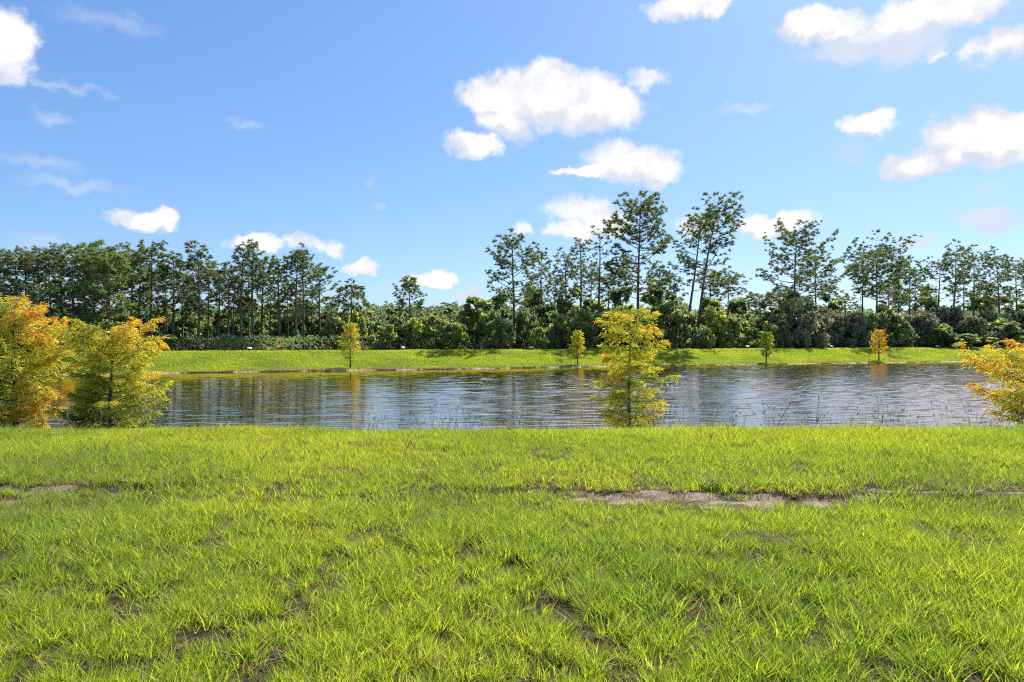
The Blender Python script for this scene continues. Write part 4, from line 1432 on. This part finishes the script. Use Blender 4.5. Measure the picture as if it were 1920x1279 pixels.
def tint_l1(q, a, r):
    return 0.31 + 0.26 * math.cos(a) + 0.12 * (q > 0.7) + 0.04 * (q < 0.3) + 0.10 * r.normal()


plant_cypress(28, 15.6, 'large orange cypress at the left edge of the photo by the water', 'big cypresses at the near water edge', py_top=578, seed=5,
              prof=[(0.05, 0.7, 0.7), (0.15, 1.0, 0.85), (0.30, 1.1, 0.80), (0.45, 1.2, 1.15), (0.60, 1.15, 1.15), (0.72, 1.1, 1.05), (0.85, 1.0, 0.92), (0.95, 0.75, 0.70), (1.0, 0.45, 0.45)],
              lift=lambda q: 6 + 18 * q, nb=66, leaf=0.10, ntw=26, nlf=20, tint_fn=tint_l1, r0=0.085, h0=0.07)


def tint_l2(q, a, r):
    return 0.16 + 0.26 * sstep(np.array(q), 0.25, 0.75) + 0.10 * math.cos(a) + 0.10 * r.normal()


plant_cypress(208, 15.9, 'broad yellow-green cypress second from the left at the near water edge', 'big cypresses at the near water edge', py_top=620, seed=8,
              prof=[(0.05, 0.9, 0.7), (0.15, 1.15, 0.85), (0.30, 0.95, 1.05), (0.42, 0.75, 1.45), (0.50, 0.65, 1.1), (0.58, 0.85, 0.90), (0.70, 1.15, 1.12), (0.85, 1.05, 1.05), (0.95, 0.85, 0.85), (1.0, 0.5, 0.5)],
              lift=lambda q: 4 + 18 * q, nb=66, leaf=0.10, ntw=26, nlf=20, tint_fn=tint_l2, r0=0.065, h0=0.05)


def tint_r(q, a, r):
    return 0.50 + 0.10 * (q > 0.5) + 0.10 * r.normal() - 0.12 * (q < 0.3)


plant_cypress(1962, 14.8, 'golden orange cypress cut by the right edge of the photo', 'big cypresses at the near water edge', py_top=650, seed=9,
              prof=[(0.05, 0.6, 0.6), (0.15, 1.2, 1.0), (0.30, 1.55, 1.3), (0.45, 1.9, 1.4), (0.58, 1.7, 1.4), (0.72, 1.3, 1.1), (0.88, 0.8, 0.8), (1.0, 0.2, 0.2)],
              lift=lambda q: 8 + 24 * q, nb=46, leaf=0.10, ntw=26, nlf=20, tint_fn=tint_r, r0=0.08, h0=0.08)

SPROF = [(0.18, 0.25, 0.25), (0.28, 0.80, 0.80), (0.45, 1.0, 1.0), (0.65, 0.92, 0.92), (0.82, 0.62, 0.62), (1.0, 0.12, 0.12)]
FAR_CY = [(657, 608, 1.05, 0.46, 'far yellow cypress on the bank left of centre', 0.8),
          (1083, 621, 0.78, 0.42, 'small yellow-green cypress on the far bank left of the near yellow one', 0.8),
          (1437, 624, 0.75, 0.12, 'small dark green cypress on the far bank below the grey oak', 0.6),
          (1648, 619, 1.05, 0.72, 'small orange cypress on the far bank near the right', 0.8),
          (112, 612, 1.5, 0.55, 'far orange cypress seen between the two big left cypresses', 0.8)]
for i, (px, pt, rr, tn, lab, up_) in enumerate(FAR_CY):
    u = (px - 960.0) / F
    d = (YW0 + up_ / NORM) / (1 - SLOPE * u)
    x = u * d
    plant_cypress(px, d, lab, 'small cypresses on the far bank', joined=True, py_top=pt, seed=20 + i,
                  prof=[(a, b * rr, c * rr) for (a, b, c) in SPROF], lift=lambda q: 10 + 35 * q, nb=34, leaf=0.22, ntw=12, nlf=8,
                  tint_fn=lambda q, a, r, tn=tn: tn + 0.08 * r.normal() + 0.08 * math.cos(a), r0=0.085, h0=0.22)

# ------------------------------------------------------------------ small things
def marker(px, e, label, yaw):
    x, d, gz_ = place(px, e)
    o = thing('marker_sign', (x, d, gz_), label, 'marker', 'white markers along the bank crest')
    bmv = []
    g = Geo()
    w, h, t = 0.21, 0.13, 0.012
    c, s = math.cos(0.6), math.sin(0.6)
    for (X, Y, Z) in [(-w, -h, -t), (w, -h, -t), (w, h, -t), (-w, h, -t), (-w, -h, t), (w, -h, t), (w, h, t), (-w, h, t)]:
        bmv.append((X, Y * c - Z * s, Y * s + Z * c + 0.34))
    fq = [(0, 3, 2), (0, 2, 1), (4, 5, 6), (4, 6, 7), (0, 1, 5), (0, 5, 4), (1, 2, 6), (1, 6, 5), (2, 3, 7), (2, 7, 6), (3, 0, 4), (3, 4, 7)]
    g.add(bmv, fq)
    link('plate', g.mesh('plate', [M_WHITE]), o)
    p = Geo()
    p.add(*tube(np.array([(0, 0.03, -0.2), (0, 0.03, 0.1), (0, 0.03, 0.33)]), np.array([0.025, 0.025, 0.022]), 6))
    link('stake', p.mesh('stake', [M_WOOD]), o)
    o.rotation_euler = (0, math.radians(6), yaw)
    return o


for (px, lab, yaw) in [(467, 'white marker left of the reddish dead clump on the bank crest', 0.3), (755, 'white marker on the crest below the small narrow pine', -0.2),
                       (995, 'white marker on the crest right of the bare-trunked pine', 0.2), (1204, 'white marker half hidden behind the near yellow cypress', 0.1),
                       (1401, 'white marker left of the small dark green cypress', -0.3), (1559, 'white marker left of the small orange cypress', 0.5),
                       (1757, 'white marker on the crest right of the small orange cypress', -0.4)]:
    marker(px, 0.2, lab, yaw)


def frond_clump(name, loc, H, R, n, mat, label, cat, lo=0.0, hi=1.0, seed=1, w=0.02):
    r = np.random.default_rng(seed)
    g = Geo()
    for i in range(n):
        a = r.uniform(0, 6.28)
        h = H * r.uniform(0.5, 1.0)
        t = np.linspace(0, 1, 5)
        out = R * r.uniform(0.2, 1.0)
        p = np.stack([math.cos(a) * out * (0.2 + t ** 1.5), math.sin(a) * out * (0.2 + t ** 1.5), h * (t - 0.35 * t ** 3) - 0.02], 1)
        side = np.array([-math.sin(a), math.cos(a), 0.0])
        ww = w * (1 - t) ** 0.5
        v = np.vstack([p - side * ww[:, None], p + side * ww[:, None]])
        f = []
        for j in range(4):
            f += [(j, j + 1, 6 + j), (j, 6 + j, 5 + j)]
        g.add(v, f, r.uniform(lo, hi))
    o = link(name, g.mesh(name, [mat]), loc=loc)
    return tag(o, label, cat)


x, d, gz_ = place(526, 2.0)
frond_clump('dead_shrub', (x, d, gz_), 1.15, 0.75, 90, M_FERN, 'reddish dead shrub at the wood edge behind the far bank, left of centre', 'dead shrub', 0.4, 1.0, 3, 0.035)
x, d, gz_ = place(508, 1.2)
frond_clump('palmetto', (x, d, gz_), 0.9, 0.9, 50, M_WEED, 'small pale palmetto fan just left of the reddish dead shrub', 'plant', 0.3, 1.0, 4, 0.03)
x, d, gz_ = place(686, 0.6)
frond_clump('palmetto', (x, d, gz_), 0.95, 1.2, 46, M_WEED, 'pale arching palmetto fan right behind the far yellow cypress left of centre', 'plant', 0.1, 0.6, 6, 0.03)
frond_clump('dead_tuft', (0.92, 6.12, ground_z(0.92, 6.12)), 0.13, 0.12, 90, M_FERN, 'rusty brown dead grass tuft in the lawn below the sandy patch', 'grass tuft', 0.0, 0.7, 5, 0.004)
frond_clump('dark_tuft', (2.2, 7.52, ground_z(2.2, 7.52)), 0.20, 0.20, 120, M_PINE, 'dark green coarse grass tuft at the back rim of the sandy patch', 'grass tuft', 0.2, 0.8, 6, 0.006)
frond_clump('brown_tuft', (-1.08, 8.1, ground_z(-1.08, 8.1)), 0.14, 0.18, 90, M_FERN, 'brown dead tuft in the lawn left of centre', 'grass tuft', 0.0, 0.4, 7, 0.005)
